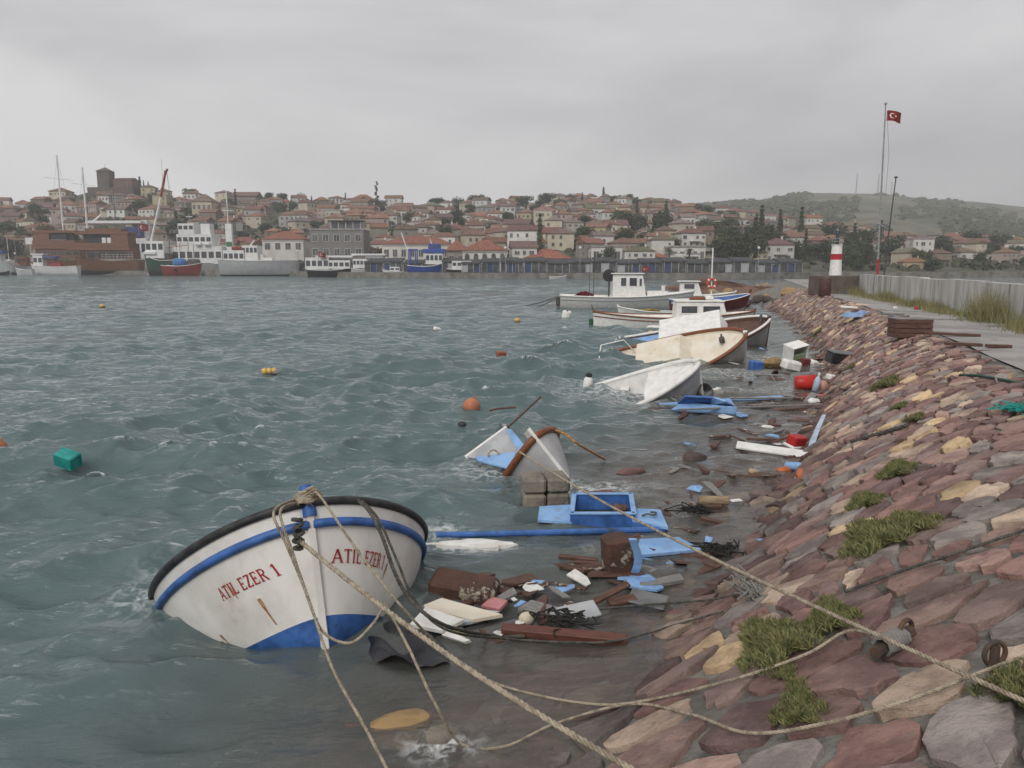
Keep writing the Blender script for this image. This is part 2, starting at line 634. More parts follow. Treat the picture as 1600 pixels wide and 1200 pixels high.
def build_water():
    Dn = np.concatenate([[-12, -6, -2, 0.5, 1.8], 2.6 * np.exp(np.arange(0, 1) * 0)])
    far = 2.6 * np.exp(np.linspace(0, math.log(320 / 2.6), 820))
    y = np.concatenate([Dn[:-1], far])
    u = np.concatenate([np.linspace(-3.2, -1.0, 40)[:-1], np.linspace(-1.0, .80, 640), np.linspace(.8, 2.5, 30)[1:]])
    Y, U = np.meshgrid(y, u, indexing='ij')
    X = U * np.maximum(Y, 6)
    cell = np.maximum(np.gradient(y)[:, None], np.gradient(u)[None, :] * np.maximum(Y, 6))
    off = xs(np.clip(Y, -12, 94)) - X
    shore = np.clip((off - .1) / 3.5, 0, 1)
    att = .36 + .64 * shore
    gust = .75 + .35 * np.sin(X * .11 + 1.3) * np.sin(Y * .07 + X * .03) + .25 * np.sin(X * .37 - Y * .21)
    gust = np.clip(gust, .35, 1.4)
    Z = np.zeros_like(X); DX = np.zeros_like(X); DY = np.zeros_like(X); J = np.zeros_like(X)
    for (k, cx, cy, a, ph) in WAVES:
        lam = 2 * math.pi / k
        fade = np.clip((lam / cell - 2.2) / 2.5, 0, 1)
        th = k * (cx * X + cy * Y) + ph + .5 * np.sin(.23 * X - .31 * Y + ph)
        s, c = np.sin(th), np.cos(th)
        A = a * att * gust * fade
        Z += A * c
        DX -= A * cx * s * .9
        DY -= A * cy * s * .9
        J += A * k * c
    foam = np.clip((J - .95) / .3, 0, 1) * shore
    for (fx, fy, rx, ry, k) in FOAM:
        foam = np.maximum(foam, k * np.exp(-((X - fx) / rx) ** 2 - ((Y - fy) / ry) ** 2))
    tt = np.clip((4.3 + .19 * np.clip(Y - 5, 0, 10) - off - .7 * np.sin(Y * .9 + X * .4)) / 5.0, 0, 1)
    clar = tt * tt * (3 - 2 * tt) * np.clip(1.15 - Y / 60, .35, 1)
    n0, n1 = X.shape
    co = np.stack([X + DX, Y + DY, Z], -1).reshape(-1, 3).astype(np.float32)
    i, j = np.meshgrid(np.arange(n0 - 1), np.arange(n1 - 1), indexing='ij')
    a = (i * n1 + j).ravel()
    quads = np.stack([a, a + 1, a + n1 + 1, a + n1], -1).astype(np.int32)
    me = bpy.data.meshes.new('water')
    me.vertices.add(len(co)); me.vertices.foreach_set('co', co.ravel())
    me.loops.add(quads.size); me.loops.foreach_set('vertex_index', quads.ravel())
    me.polygons.add(len(quads)); me.polygons.foreach_set('loop_start', np.arange(0, quads.size, 4, dtype=np.int32))
    me.update(calc_edges=True)
    me.polygons.foreach_set('use_smooth', [True] * len(quads))
    for nm, arr in (('foam', foam), ('clar', clar)):
        at = me.attributes.new(nm, 'FLOAT', 'POINT')
        at.data.foreach_set('value', arr.ravel().astype(np.float32))
    return me


def water_material():
    m = bpy.data.materials.new('sea_water')
    m.use_nodes = True
    N, Lk = m.node_tree.nodes, m.node_tree.links
    N.clear()
    out = N.new('ShaderNodeOutputMaterial')
    tc = N.new('ShaderNodeTexCoord')

    def noise(sc, det, stretch):
        mp = N.new('ShaderNodeMapping'); mp.inputs['Scale'].default_value = stretch
        mp.inputs['Rotation'].default_value = (0, 0, math.radians(14))
        Lk.new(tc.outputs['Object'], mp.inputs[0])
        n = N.new('ShaderNodeTexNoise'); n.inputs['Scale'].default_value = sc; n.inputs['Detail'].default_value = det
        n.inputs['Roughness'].default_value = .6
        n.inputs['Distortion'].default_value = .6
        Lk.new(mp.outputs[0], n.inputs['Vector'])
        return n.outputs['Fac']
    b1 = N.new('ShaderNodeBump'); b1.inputs['Strength'].default_value = .9; b1.inputs['Distance'].default_value = .10
    Lk.new(noise(2.2, 7, (.55, 1.2, 1)), b1.inputs['Height'])
    b2 = N.new('ShaderNodeBump'); b2.inputs['Strength'].default_value = .7; b2.inputs['Distance'].default_value = .35
    Lk.new(noise(.55, 5, (.5, 1.3, 1)), b2.inputs['Height'])
    Lk.new(b1.outputs[0], b2.inputs['Normal'])
    nrm = b2.outputs[0]
    ca = N.new('ShaderNodeAttribute'); ca.attribute_name = 'clar'
    for bb, hi_ in ((b1, .95), (b2, .8)):
        mr = N.new('ShaderNodeMapRange'); mr.inputs[1].default_value = 0; mr.inputs[2].default_value = .6
        mr.inputs[3].default_value = hi_; mr.inputs[4].default_value = .42
        Lk.new(ca.outputs['Fac'], mr.inputs[0]); Lk.new(mr.outputs[0], bb.inputs['Strength'])

    def attr(n):
        a = N.new('ShaderNodeAttribute'); a.attribute_name = n
        return a.outputs['Fac']

    def mixs(f, a, b):
        x = N.new('ShaderNodeMixShader')
        if isinstance(f, float):
            x.inputs[0].default_value = f
        else:
            Lk.new(f, x.inputs[0])
        Lk.new(a, x.inputs[1]); Lk.new(b, x.inputs[2])
        return x.outputs[0]
    deep = N.new('ShaderNodeBsdfDiffuse'); deep.inputs['Color'].default_value = (.088, .130, .133, 1)
    silt = N.new('ShaderNodeBsdfDiffuse'); silt.inputs['Color'].default_value = (.30, .26, .228, 1)
    clear = N.new('ShaderNodeBsdfTransparent'); clear.inputs['Color'].default_value = (.84, .80, .74, 1)
    gl = N.new('ShaderNodeBsdfGlossy'); gl.inputs['Roughness'].default_value = .06
    gl.inputs['Color'].default_value = (.92, .95, .96, 1)
    Lk.new(nrm, gl.inputs['Normal'])
    fr = N.new('ShaderNodeFresnel'); fr.inputs['IOR'].default_value = 1.34
    Lk.new(nrm, fr.inputs['Normal'])
    clar = attr('clar')
    p = N.new('ShaderNodeMath'); p.operation = 'POWER'; p.inputs[1].default_value = .8
    Lk.new(clar, p.inputs[0])
    shallow = mixs(.76, silt.outputs[0], clear.outputs[0])
    body = mixs(p.outputs[0], deep.outputs[0], shallow)
    surf = mixs(fr.outputs[0], body, gl.outputs[0])
    fo = N.new('ShaderNodeBsdfDiffuse'); fo.inputs['Color'].default_value = (.72, .74, .74, 1)
    fn = N.new('ShaderNodeMath'); fn.operation = 'MULTIPLY'
    ft = N.new('ShaderNodeMapRange'); ft.inputs[1].default_value = .45; ft.inputs[2].default_value = .62
    Lk.new(noise(9, 5, (1, 1, 1)), ft.inputs[0])
    Lk.new(attr('foam'), fn.inputs[0]); Lk.new(ft.outputs[0], fn.inputs[1])
    Lk.new(mixs(fn.outputs[0], surf, fo.outputs[0]), out.inputs['Surface'])
    return m


wme = build_water()
wme.materials.append(water_material())
water = link('water', wme, None, 'structure')

# sea bed far out, so that nothing is seen through the water
mb = MB()
mb.add([(-900, -60, -3.6), (900, -60, -3.6), (900, 330, -3.6), (-900, 330, -3.6)], [(0, 1, 2, 3)])
struct('seabed', mb, M('seabed_sand', (.12, .11, .09), .9))
# ---CHUNK3---
# ------------------------------------------------------------------ boats


class Hull:
    """a small open boat: x forward (stem head at x = 0), y to port, z up from the keel"""

    def __init__(s, L=4.6, B=1.9, H=.95, fl=.4, k=.55, ex=2.4, rake=.35, sheer=.30, stern=.86, ssheer=.08, pw0=.42):
        s.ssheer, s.pw0 = ssheer, pw0
        s.L, s.B, s.H, s.fl, s.k, s.ex, s.rake, s.sheer, s.stern = L, B, H, fl, k, ex, rake, sheer, stern

    def p(s, u, v, side, inset=0.0):
        t = min(max((u - .42) / .58, 0), 1)
        a = min(max(u / .42, 0), 1)
        b = s.B / 2 * max(0, 1 - t ** s.ex) ** s.k * (s.stern + (1 - s.stern) * a)
        b = max(b - inset, .015)
        pw = s.pw0 + s.fl * t ** 1.5
        zs = s.H * (1 + s.sheer * t * t + s.ssheer * (1 - a) ** 2)
        zk = .10 * s.H * t ** 4
        z = zk + (zs - zk) * v
        return Vector((s.L * (u - 1) + s.rake * (v - 1) * t ** 3 - (inset * 1.2 if t > .8 else 0), side * b * max(v, 1e-6) ** pw, z))

    def us(s, n=44, u0=0.0, u1=1.0):
        return [u0 + (u1 - u0) * (1 - (1 - k / (n - 1)) ** 1.6) for k in range(n)]

    def shell(s, v0, v1, inset=0.0, nv=12, u0=0.0, u1=1.0, flip=False):
        mb = MB()
        U = s.us(44, u0, u1)
        vv = [v0 + (v1 - v0) * j / (nv - 1) for j in range(nv)]
        for side in (1, -1):
            mb.grid([s.p(u, v, side, inset) for u in U for v in vv], len(U), nv, flip=(side < 0) != flip)
        return mb

    def transom(s, v0=0.0):
        mb = MB()
        n = 10
        L_ = [s.p(0, v0 + (1 - v0) * j / n, 1) for j in range(n + 1)]
        R_ = [s.p(0, v0 + (1 - v0) * j / n, -1) for j in range(n + 1)]
        mb.add(L_ + R_, [(j, j + 1, n + 2 + j, n + 1 + j) for j in range(n)])
        mb.add([q + Vector((.05, 0, 0)) for q in L_ + R_], [(j, n + 1 + j, n + 2 + j, j + 1) for j in range(n)])
        return mb

    def strip(s, v, r, out=0.0, u0=0.0, u1=1.0, sides=(1, -1), n=8, dz=0.0, flat=1.0):
        mb = MB()
        for side in sides:
            pts = []
            for u in s.us(44, u0, u1):
                q = s.p(u, v, side, -out)
                pts.append(Vector((q.x + out, q.y, q.z + dz)))
            mb.tube(pts, r, n)
        return mb

    def deck(s, v, u0, u1, inset=.03, crown=.04, n=9):
        mb = MB()
        U = s.us(24, u0, u1)
        P = []
        for u in U:
            a, b = s.p(u, v, 1, inset), s.p(u, v, -1, inset)
            for k in range(n):
                f = k / (n - 1)
                q = a.lerp(b, f)
                P.append(q + Vector((0, 0, crown * (1 - (2 * f - 1) ** 2))))
        mb.grid(P, len(U), n, flip=False)
        return mb

    def stem(s, w=.07, above=.12, out=.03):
        pts = [s.p(1, v / 12, 1) * 1 for v in range(13)]
        pts = [Vector((q.x, 0, q.z)) for q in pts]
        d = (pts[-1] - pts[-2]).normalized()
        pts.append(pts[-1] + d * above)
        mb = MB()
        V, fs = [], []
        for q in pts:
            V += [q + Vector((out, -w * .35, 0)), q + Vector((out, w * .35, 0)), q + Vector((-.10, w * .8, 0)), q + Vector((-.10, -w * .8, 0))]
        for i in range(len(pts) - 1):
            for k in range(4):
                fs.append((i * 4 + k, i * 4 + (k + 1) % 4, i * 4 + 4 + (k + 1) % 4, i * 4 + 4 + k))
        fs += [(3, 2, 1, 0), tuple(len(V) - 4 + k for k in range(4))]
        return mb.add(V, fs)


def pose(o, h, pi, r, loc):
    Rz = Matrix.Rotation(h, 3, 'Z'); Ry = Matrix.Rotation(-pi, 3, 'Y'); Rx = Matrix.Rotation(r, 3, 'X')
    o.matrix_world = Matrix.Translation(loc) @ (Rz @ Ry @ Rx).to_4x4()
    bpy.context.view_layer.update()
    return o.matrix_world.copy()


def pose_at(o, local, target, h, pi, r):
    """turn the boat, then shift it so that its point `local` is at `target`"""
    R_ = Matrix.Rotation(h, 3, 'Z') @ Matrix.Rotation(-pi, 3, 'Y') @ Matrix.Rotation(r, 3, 'X')
    return pose(o, h, pi, r, Vector(target) - R_ @ Vector(local))


def proj(p):
    d = Vector(p) - Vector((0, 0, CAM_H))
    y = d.y * CP - d.z * SP
    return (800 + F * d.x / y, 600 - F * (d.y * SP + d.z * CP) / y)


# serif capitals as strokes in a unit box: (x0, y0, x1, y1, thickness)
SERIF = .07
GLYPH = {
    'A': (.8, [(.08, 0, .40, 1, .08), (.72, 0, .40, 1, .15), (.2, .34, .62, .34, .08), (-.02, .03, .2, .03, .06), (.58, .03, .86, .03, .06)]),
    'T': (.72, [(.36, 0, .36, 1, .16), (.02, .95, .70, .95, .09), (.04, .82, .04, 1, .06), (.68, .82, .68, 1, .06), (.22, .03, .50, .03, .06)]),
    'I': (.36, [(.18, 0, .18, 1, .16), (.03, .03, .33, .03, .06), (.03, .97, .33, .97, .06)]),
    'L': (.66, [(.16, 0, .16, 1, .16), (.02, .97, .32, .97, .06), (.04, .045, .62, .045, .09), (.61, 0, .61, .25, .06)]),
    'E': (.68, [(.16, 0, .16, 1, .16), (.03, .955, .62, .955, .09), (.03, .045, .64, .045, .09), (.16, .5, .48, .5, .08), (.61, .78, .61, 1, .06), (.63, 0, .63, .24, .06), (.47, .38, .47, .62, .06)]),
    'Z': (.68, [(.06, .955, .64, .955, .09), (.62, .98, .08, .03, .16), (.05, .045, .66, .045, .09), (.07, .78, .07, 1, .06), (.65, 0, .65, .24, .06)]),
    'R': (.76, [(.16, 0, .16, 1, .16), (.03, .03, .30, .03, .06), (.03, .96, .45, .96, .08), (.45, .96, .60, .86, .10), (.60, .86, .60, .64, .14), (.60, .64, .44, .53, .10), (.44, .53, .16, .53, .08), (.40, .52, .68, .02, .15), (.60, .03, .76, .03, .06)]),
    '1': (.44, [(.24, 0, .24, 1, .15), (.06, .82, .24, .97, .08), (.08, .03, .40, .03, .06)]),
    ' ': (.30, []),
}


def lettering(text):
    """list of quads (each a small strip of sample points) in a box of width w and height 1"""
    x, out = 0.0, []
    for ch in text:
        w, st = GLYPH[ch]
        for (x0, y0, x1, y1, t) in st:
            dx, dy = x1 - x0, y1 - y0
            L_ = math.hypot(dx, dy)
            nx, ny = -dy / L_ * t / 2, dx / L_ * t / 2
            n = 5
            out.append([((x + x0 + dx * k / n + nx), (y0 + dy * k / n + ny), (x + x0 + dx * k / n - nx), (y0 + dy * k / n - ny)) for k in range(n + 1)])
        x += w + .12
    return out, x - .12


def paint_text(hull, M_world, side, corners, text, parent, mat, lift):
    """corners: the pixels of the text's TL, TR, BL, BR; letters are laid on the hull's skin"""
    grid = []
    for i in range(140):
        for j in range(70):
            u, v = .35 + .65 * i / 139, .12 + .88 * j / 69
            grid.append((u, v, *proj(M_world @ hull.p(u, v, side))))
    ga = np.array(grid)

    def uv(px, py):
        k = np.argmin((ga[:, 2] - px) ** 2 + (ga[:, 3] - py) ** 2)
        return ga[k, :2]
    TL, TR, BL, BR = (uv(*c) for c in corners)
    strokes, wid = lettering(text)
    mb = MB()

    def at(x, y, k):
        a, b = x / wid, y
        q = (BL * (1 - a) + BR * a) * (1 - b) + (TL * (1 - a) + TR * a) * b
        u, v = float(q[0]), float(q[1])
        p0 = hull.p(u, v, side)
        n = (hull.p(min(u + .01, 1), v, side) - hull.p(u - .01, v, side)).cross(hull.p(u, v + .01, side) - hull.p(u, v - .01, side)).normalized()
        if n.y * side < 0:
            n = -n
        return p0 + n * (lift + k * .0004)
    for k, st in enumerate(strokes):
        P = []
        for (ax, ay, bx, by) in st:
            P += [at(ax, ay, k % 5), at(bx, by, k % 5)]
        mb.grid(P, len(st), 2)
    return mb.build('lettering', mat, parent)


def std_boat(name, label, hull, outer, bottom, inner, rail, rail_r=.035, vb=.3, post=None, post_above=.12, cat='boat', group=None,
             band=None, band_v=.86, band_r=.035, decks=()):
    t = thing(name, label, cat, group=group)
    hull.shell(vb, 1.0).build('hull', outer, t, smooth='all')
    hull.shell(0.0, vb, nv=5).build('hull_bottom', bottom, t, smooth='all')
    hull.shell(.10, .995, inset=.045, flip=True).build('inner_hull', inner, t, smooth='all')
    hull.transom().build('transom', outer, t)
    hull.strip(1.0, rail_r, out=.0, dz=.005).build('gunwale', rail, t, smooth='all')
    hull.stem(above=post_above).build('stem_post', post or outer, t)
    if band:
        hull.strip(band_v, band_r, out=.005, n=6).build('rub_strip', band, t, smooth='all')
    for (v, u0, u1, mat, nm) in decks:
        hull.deck(v, u0, u1).build(nm, mat, t, smooth='all')
    return t


def helix_rope(pts, r, mat, name='rope', label=None, cat='rope', parent=None, strands=3, pitch=None, sides=5, step=None):
    """a laid rope: strands wound round the line through pts"""
    line = catmull(pts, 10)
    # resample evenly
    d = [0.0]
    for a, b in zip(line, line[1:]):
        d.append(d[-1] + (b - a).length)
    Ltot = d[-1]
    pitch = pitch or r * 7
    step = step or pitch / 7
    n = max(4, int(Ltot / step))
    res, k = [], 0
    for i in range(n + 1):
        t = Ltot * i / n
        while k < len(d) - 2 and d[k + 1] < t:
            k += 1
        f = (t - d[k]) / max(d[k + 1] - d[k], 1e-9)
        res.append(line[k].lerp(line[k + 1], min(max(f, 0), 1)))
    mb = MB()
    if strands == 1:
        mb.tube(res, r, 7)
    else:
        prev = None
        fr = []
        for i, p in enumerate(res):
            t = (res[min(i + 1, n)] - res[max(i - 1, 0)])
            t = t.normalized() if t.length > 1e-9 else Vector((0, 0, 1))
            a = t.orthogonal().normalized() if prev is None else (prev - t * prev.dot(t))
            a = a.normalized() if a.length > 1e-6 else t.orthogonal().normalized()
            prev = a
            fr.append((a, t.cross(a)))
        for q in range(strands):
            pp = []
            for i, p in enumerate(res):
                th = 2 * math.pi * (i * Ltot / n / pitch + q / strands)
                pp.append(p + (fr[i][0] * math.cos(th) + fr[i][1] * math.sin(th)) * r * .52)
            mb.tube(pp, r * .56, sides)
    o = mb.build(name, mat, parent, smooth='all')
    if label:
        tag(o, label, cat)
    return o


# ---- the white boat with the blue stripe, bow up, stern under water
H1 = Hull(L=3.70, B=2.56, H=.95, fl=.26, k=.555, ex=2.69, pw0=.22)
b1 = std_boat('fishing_boat', 'white fishing boat with blue stripe and red lettering, bow up, stern sunk', H1, hull_white, blue_paint, hull_grey, black_rubber,
              rail_r=.036, vb=.25, post=hull_white, post_above=.10, band=blue_paint, band_v=.86, band_r=.038, decks=((.9, .3, .97, hull_grey, 'deck'),))
MW1 = pose(b1, -1.184, .5005, .0507, (-1.3227, 5.3172, .0638))
paint_text(H1, MW1, -1, [(338, 922), (431, 878), (349, 939), (442, 898)], 'ATIL EZER 1', b1, letter_red, .006)
paint_text(H1, MW1, 1, [(516, 857), (601, 868), (513, 881), (598, 889)], 'ATIL EZER 1', b1, letter_red, .006)
# blue stem head with a coil of rope round it (the coil is a thing of its own)
post = MB().lathe([(.055, -.12), (.06, 0), (.062, .10), (.05, .13)], 12, c=(-.03, 0, H1.H * 1.3 + .02))
post.build('mooring_post', blue_paint, b1, smooth=True)
# rust runs and chips on the paint
rust = M('rust_stain', (.26, .12, .04), .9, (.36, .24, .12), 20)
for side, u, v, w, h in ((-1, .80, .40, .0035, .16), (-1, .785, .36, .005, .10), (-1, .70, .50, .0022, .18), (1, .75, .45, .003, .18), (-1, .90, .66, .0025, .10), (-1, .66, .58, .002, .10), (1, .90, .60, .0022, .14), (1, .62, .5, .002, .12), (-1, .94, .50, .003, .2)):
    mb = MB()
    P = []
    for k in range(7):
        f = k / 6
        ww = w * (1 - .7 * f) * (1 + .3 * math.sin(9 * f + u * 40))
        for e in (-1, 1):
            q = H1.p(u + e * ww + .006 * f, v - h * f, side, -.004)
            P.append(q)
    mb.grid(P, 7, 2)
    mb.build('rust_streak', rust, b1)
# ---CHUNK4---


def local_part(mb, name, mat, parent, smooth=False):
    """a part given in world coordinates, brought into its thing's own frame"""
    inv = parent.matrix_world.inverted()
    mb.v = [tuple(inv @ Vector(v)) for v in mb.v]
    return mb.build(name, mat, parent, smooth)


def panel(corners, thick):
    """a slab between four world corners (in order), thickened along its normal"""
    c = [Vector(p) for p in corners]
    n = (c[1] - c[0]).cross(c[3] - c[0]).normalized() * thick
    V = c + [p - n for p in c]
    return MB().add(V, [(0, 1, 2, 3), (7, 6, 5, 4), (0, 4, 5, 1), (1, 5, 6, 2), (2, 6, 7, 3), (3, 7, 4, 0)])


def cabin_box(parent, x0, x1, w0, w1, z0, z1, mat, rake_f=.0, rake_b=.0, name='cabin', side_windows=(), front_windows=0, roof=None, over=.06):
    """a deck house: base width w0, top width w1; side_windows: (x0, x1, z0, z1)"""
    V = [(x0, -w0 / 2, z0), (x1, -w0 / 2, z0), (x1, w0 / 2, z0), (x0, w0 / 2, z0),
         (x0 + rake_b, -w1 / 2, z1), (x1 - rake_f, -w1 / 2, z1), (x1 - rake_f, w1 / 2, z1), (x0 + rake_b, w1 / 2, z1)]
    fs = [(3, 2, 1, 0), (4, 5, 6, 7), (0, 1, 5, 4), (1, 2, 6, 5), (2, 3, 7, 6), (3, 0, 4, 7)]
    c = MB().add(V, fs).build(name, mat, parent)
    if roof:
        MB().box(((x0 + rake_b + x1 - rake_f) / 2, 0, z1 + .04), (x1 - x0 - rake_f - rake_b + 2 * over, w1 + 2 * over, .07), bev=.025).build('roof', roof, parent)
    for (a, b, za, zb) in side_windows:
        for sd in (-1, 1):
            def yy(z): return sd * ((w0 + (w1 - w0) * (z - z0) / (z1 - z0)) / 2 + .012)
            P = [(a, yy(za), za), (b, yy(za), za), (b, yy(zb), zb), (a, yy(zb), zb)]
            mb = MB().add(P + [(p[0], p[1] - sd * .03, p[2]) for p in P],
                          [(0, 1, 2, 3) if sd < 0 else (3, 2, 1, 0), (0, 4, 5, 1), (1, 5, 6, 2), (2, 6, 7, 3), (3, 7, 4, 0)])
            w = mb.build('window', glass_dark, c)
            fr = MB()
            for k in range(4):
                fr.tube([P[k], P[(k + 1) % 4]], .022, 5)
            fr.build('window_frame', mat, w)
    for k in range(front_windows):
        n = front_windows
        f = lambda z: (z - z0) / (z1 - z0)
        za, zb = z0 + (z1 - z0) * .45, z0 + (z1 - z0) * .9
        ya, yb = -w1 / 2 + w1 * (k + .1) / n, -w1 / 2 + w1 * (k + .9) / n
        P = [(x1 - rake_f * f(za) + .012, ya, za), (x1 - rake_f * f(za) + .012, yb, za), (x1 - rake_f * f(zb) + .012, yb, zb), (x1 - rake_f * f(zb) + .012, ya, zb)]
        mb = MB().add(P + [(p[0] - .03, p[1], p[2]) for p in P], [(0, 1, 2, 3), (0, 4, 5, 1), (1, 5, 6, 2), (2, 6, 7, 3), (3, 7, 4, 0)])
        mb.build('window', glass_dark, c)
    return c


def ring_mb(c, R_, r, axis=1, n=22, m=8):
    mb = MB()
    V, fs = [], []
    for i in range(n):
        a = 2 * math.pi * i / n
        for j in range(m):
            b = 2 * math.pi * j / m
            q = [(R_ + r * math.cos(b)) * math.cos(a), (R_ + r * math.cos(b)) * math.sin(a), r * math.sin(b)]
            if axis == 1:
                q = [q[0], q[2], q[1]]
            V.append(Vector(q) + Vector(c))
    for i in range(n):
        for j in range(m):
            fs.append((i * m + j, ((i + 1) % n) * m + j, ((i + 1) % n) * m + (j + 1) % m, i * m + (j + 1) % m))
    return mb.add(V, fs)


# ---- second wreck: only the bow stands out of the water
H2 = Hull(L=4.2, B=1.75, H=.82, fl=.30, k=.6, ex=2.2, rake=.25)
b2 = std_boat('rowing_boat', 'grey rowing boat with brown gunwale, only its bow above the water', H2, M('hull_palegrey', (.46, .46, .46), .5, (.38, .38, .38), 3, dirt=(.25, .22, .2), dlo=.62), hull_grey, hull_grey, varnish,
              rail_r=.055, vb=.2, post=white_paint, post_above=.16)
pose_at(b2, (0, 0, H2.H * 1.3), AT(836, 684, 10.6), -1.32, .50, .66)
# the raised side of its cockpit, standing out behind the bow
c4 = [AT(728, 716, 11.3), AT(792, 669, 11.6), AT(815, 702, 11.2), AT(800, 730, 10.95)]
local_part(panel(c4, .04), 'cockpit_side', hull_grey, b2)
local_part(MB().tube([c4[0], c4[1]], .045, 8), 'cockpit_rail', white_paint, b2, True)
local_part(panel([AT(792, 672, 11.50), AT(800, 671, 11.42), AT(826, 703, 11.02), AT(812, 706, 11.1)], .03), 'thwart', light_blue, b2)
local_part(panel([AT(742, 716, 11.1), AT(806, 708, 11.0), AT(800, 735, 10.8), AT(748, 722, 10.95)], .02), 'bottom_board', light_blue, b2)
local_part(ring_mb(AT(771, 711, 11.0), .075, .014), 'rope_ring', rope_mat, b2, True)
o = MB().tube([AT(793, 668, 11.55), AT(845, 620, 11.9)], .018, 6).build('boat_pole', dark_wood, None)
tag(o, 'thin dark pole sticking up from the sunk grey rowing boat', 'pole')

# ---- white open boat sunk by the stern
H3 = Hull(L=4.6, B=1.75, H=.80, fl=.25, k=.6, ex=2.2, rake=.25)
b3 = std_boat('open_boat', 'white open boat awash to the thwarts, rolled toward the sea wall, bow up', H3, hull_grey, hull_grey, white_paint, white_paint,
              rail_r=.06, vb=.2, post=white_paint, decks=((.93, .70, .99, white_paint, 'foredeck'),))
pose_at(b3, (0, 0, H3.H * 1.3), AT(1092, 568, 17.2), -.42, .34, .42)
for k, u in enumerate((.36, .55)):
    a, b = H3.p(u, .75, 1, .04), H3.p(u, .75, -1, .04)
    MB().box((a + b) / 2, (.22, (a - b).length, .03)).build('thwart', white_paint, b3)

# ---- cream decked boat lying on its side
H4 = Hull(L=5.2, B=2.05, H=.95, fl=.25, k=.6, ex=2.2, rake=.3)
b4 = std_boat('cabin_boat', 'cream decked boat heeled over half sunk, brown gunwale and grey hull', H4, M('hull_offwhite', (.50, .50, .49), .5, (.42, .42, .41), 3, dirt=(.3, .25, .2), dlo=.62), hull_grey, cream_paint, varnish,
              rail_r=.06, vb=.2, post=white_paint, decks=((.93, .05, .99, cream_paint, 'deck'),))
pose_at(b4, (0, 0, H4.H * 1.3), AT(1166, 522, 23.5), -.40, .26, .62)
cabin_box(b4, -3.6, -1.7, 1.35, 1.15, .85, 1.35, cream_paint, rake_f=.35, rake_b=.1)
rail = MB()
for y in (-.7, .7):
    rail.tube([(-4.7, y, .9), (-4.7, y, 1.55), (-3.9, y, 1.55), (-3.7, y, .9)], .022, 6)
rail.tube([(-4.7, -.7, 1.55), (-4.7, .7, 1.55)], .022, 6)
rail.build('stern_rail', white_paint, b4)
MB().box((-.75, 0, 1.22), (.16, .16, .16), bev=.02).tube([(-.75, -.2, 1.28), (-.75, .2, 1.28)], .03, 6).build('bollard', metal_dark, b4)

# ---- boat behind it
H5 = Hull(L=5.6, B=2.1, H=1.0, fl=.25, k=.6, ex=2.2, rake=.3)
b5 = std_boat('cabin_boat', 'heeled boat with white cabin roof and light blue side behind the cream boat', H5, hull_grey, hull_grey, dark_wood, white_paint,
              rail_r=.05, vb=.2, post=dark_wood, band=varnish, band_v=.9, decks=((.90, .66, .99, dark_wood, 'foredeck'), (.93, .05, .4, light_blue, 'aft_deck')))
pose_at(b5, (0, 0, H5.H * 1.3), AT(1203, 498, 28.5), -.30, .20, .45)
cabin_box(b5, -4.0, -1.5, 1.55, 1.35, .85, 1.6, white_paint, rake_f=.3, side_windows=((-3.4, -2.7, 1.1, 1.42),), roof=white_paint)
MB().tube([(-.35, .15, 1.3), (-.28, 0, 1.5), (-.35, -.15, 1.3)], .05, 6).build('bow_cleat', metal_dark, b5)

# ---- wooden-trimmed cabin boat still afloat
H6 = Hull(L=8.0, B=2.35, H=1.05, fl=.35, k=.62, ex=2.2, rake=.4, sheer=.28, stern=.22, ssheer=.22)
b6 = std_boat('motor_boat', 'white motor boat with brown gunwale, low cabin and black tyre on its side', H6, white_paint, hull_grey, white_paint, varnish,
              rail_r=.04, vb=.34, post=varnish, band=varnish, band_v=.84, band_r=.028, decks=((.82, .05, .98, cream_paint, 'deck'),))
pose_at(b6, H6.p(0, 1, 1), AT(927, 486, 39.0), -.06, 0.0, .02)
cabin_box(b6, -4.0, -1.45, 1.5, 1.3, .85, 1.80, white_paint, rake_f=.25, rake_b=.05,
          side_windows=((-3.75, -2.95, 1.25, 1.62), (-2.7, -1.85, 1.25, 1.62)), front_windows=2, roof=white_paint)
MB().box((-2.8, .1, 1.95), (.9, .5, .14), bev=.05).build('roof_hatch', varnish, b6)
MB().box((-2.3, 0, 1.98), (.4, .5, .2), bev=.05).build('roof_box', white_paint, b6)
MB().tube([(-8.0, 0, 1.2), (-8.1, 0, 1.62)], .03, 6).build('stern_post', varnish, b6)
MB().box((-8.12, -.1, .75), (.2, .25, .38), bev=.05).build('outboard_leg', M('green_paint', (.02, .10, .05), .5), b6)
tyre = ring_mb((0, 0, 0), .27, .085).build('tyre', black_rubber, None, True)
tyre.location = b6.matrix_world @ Vector((-3.15, -1.24, .72))
tag(tyre, 'black tyre hung as a fender on the brown trimmed motor boat', 'tyre')
fend = MB().lathe([(.03, -.46), (.10, -.42), (.20, -.30), (.21, 0), (.20, .30), (.10, .42), (.03, .46)], 12, rot=Euler((0, math.pi / 2, 0))).build('fender', foam_white, None, True)
fend.location = b6.matrix_world @ Vector((-5.1, -1.30, .52))
tag(fend, 'long white fender hung along the brown trimmed motor boat', 'fender')

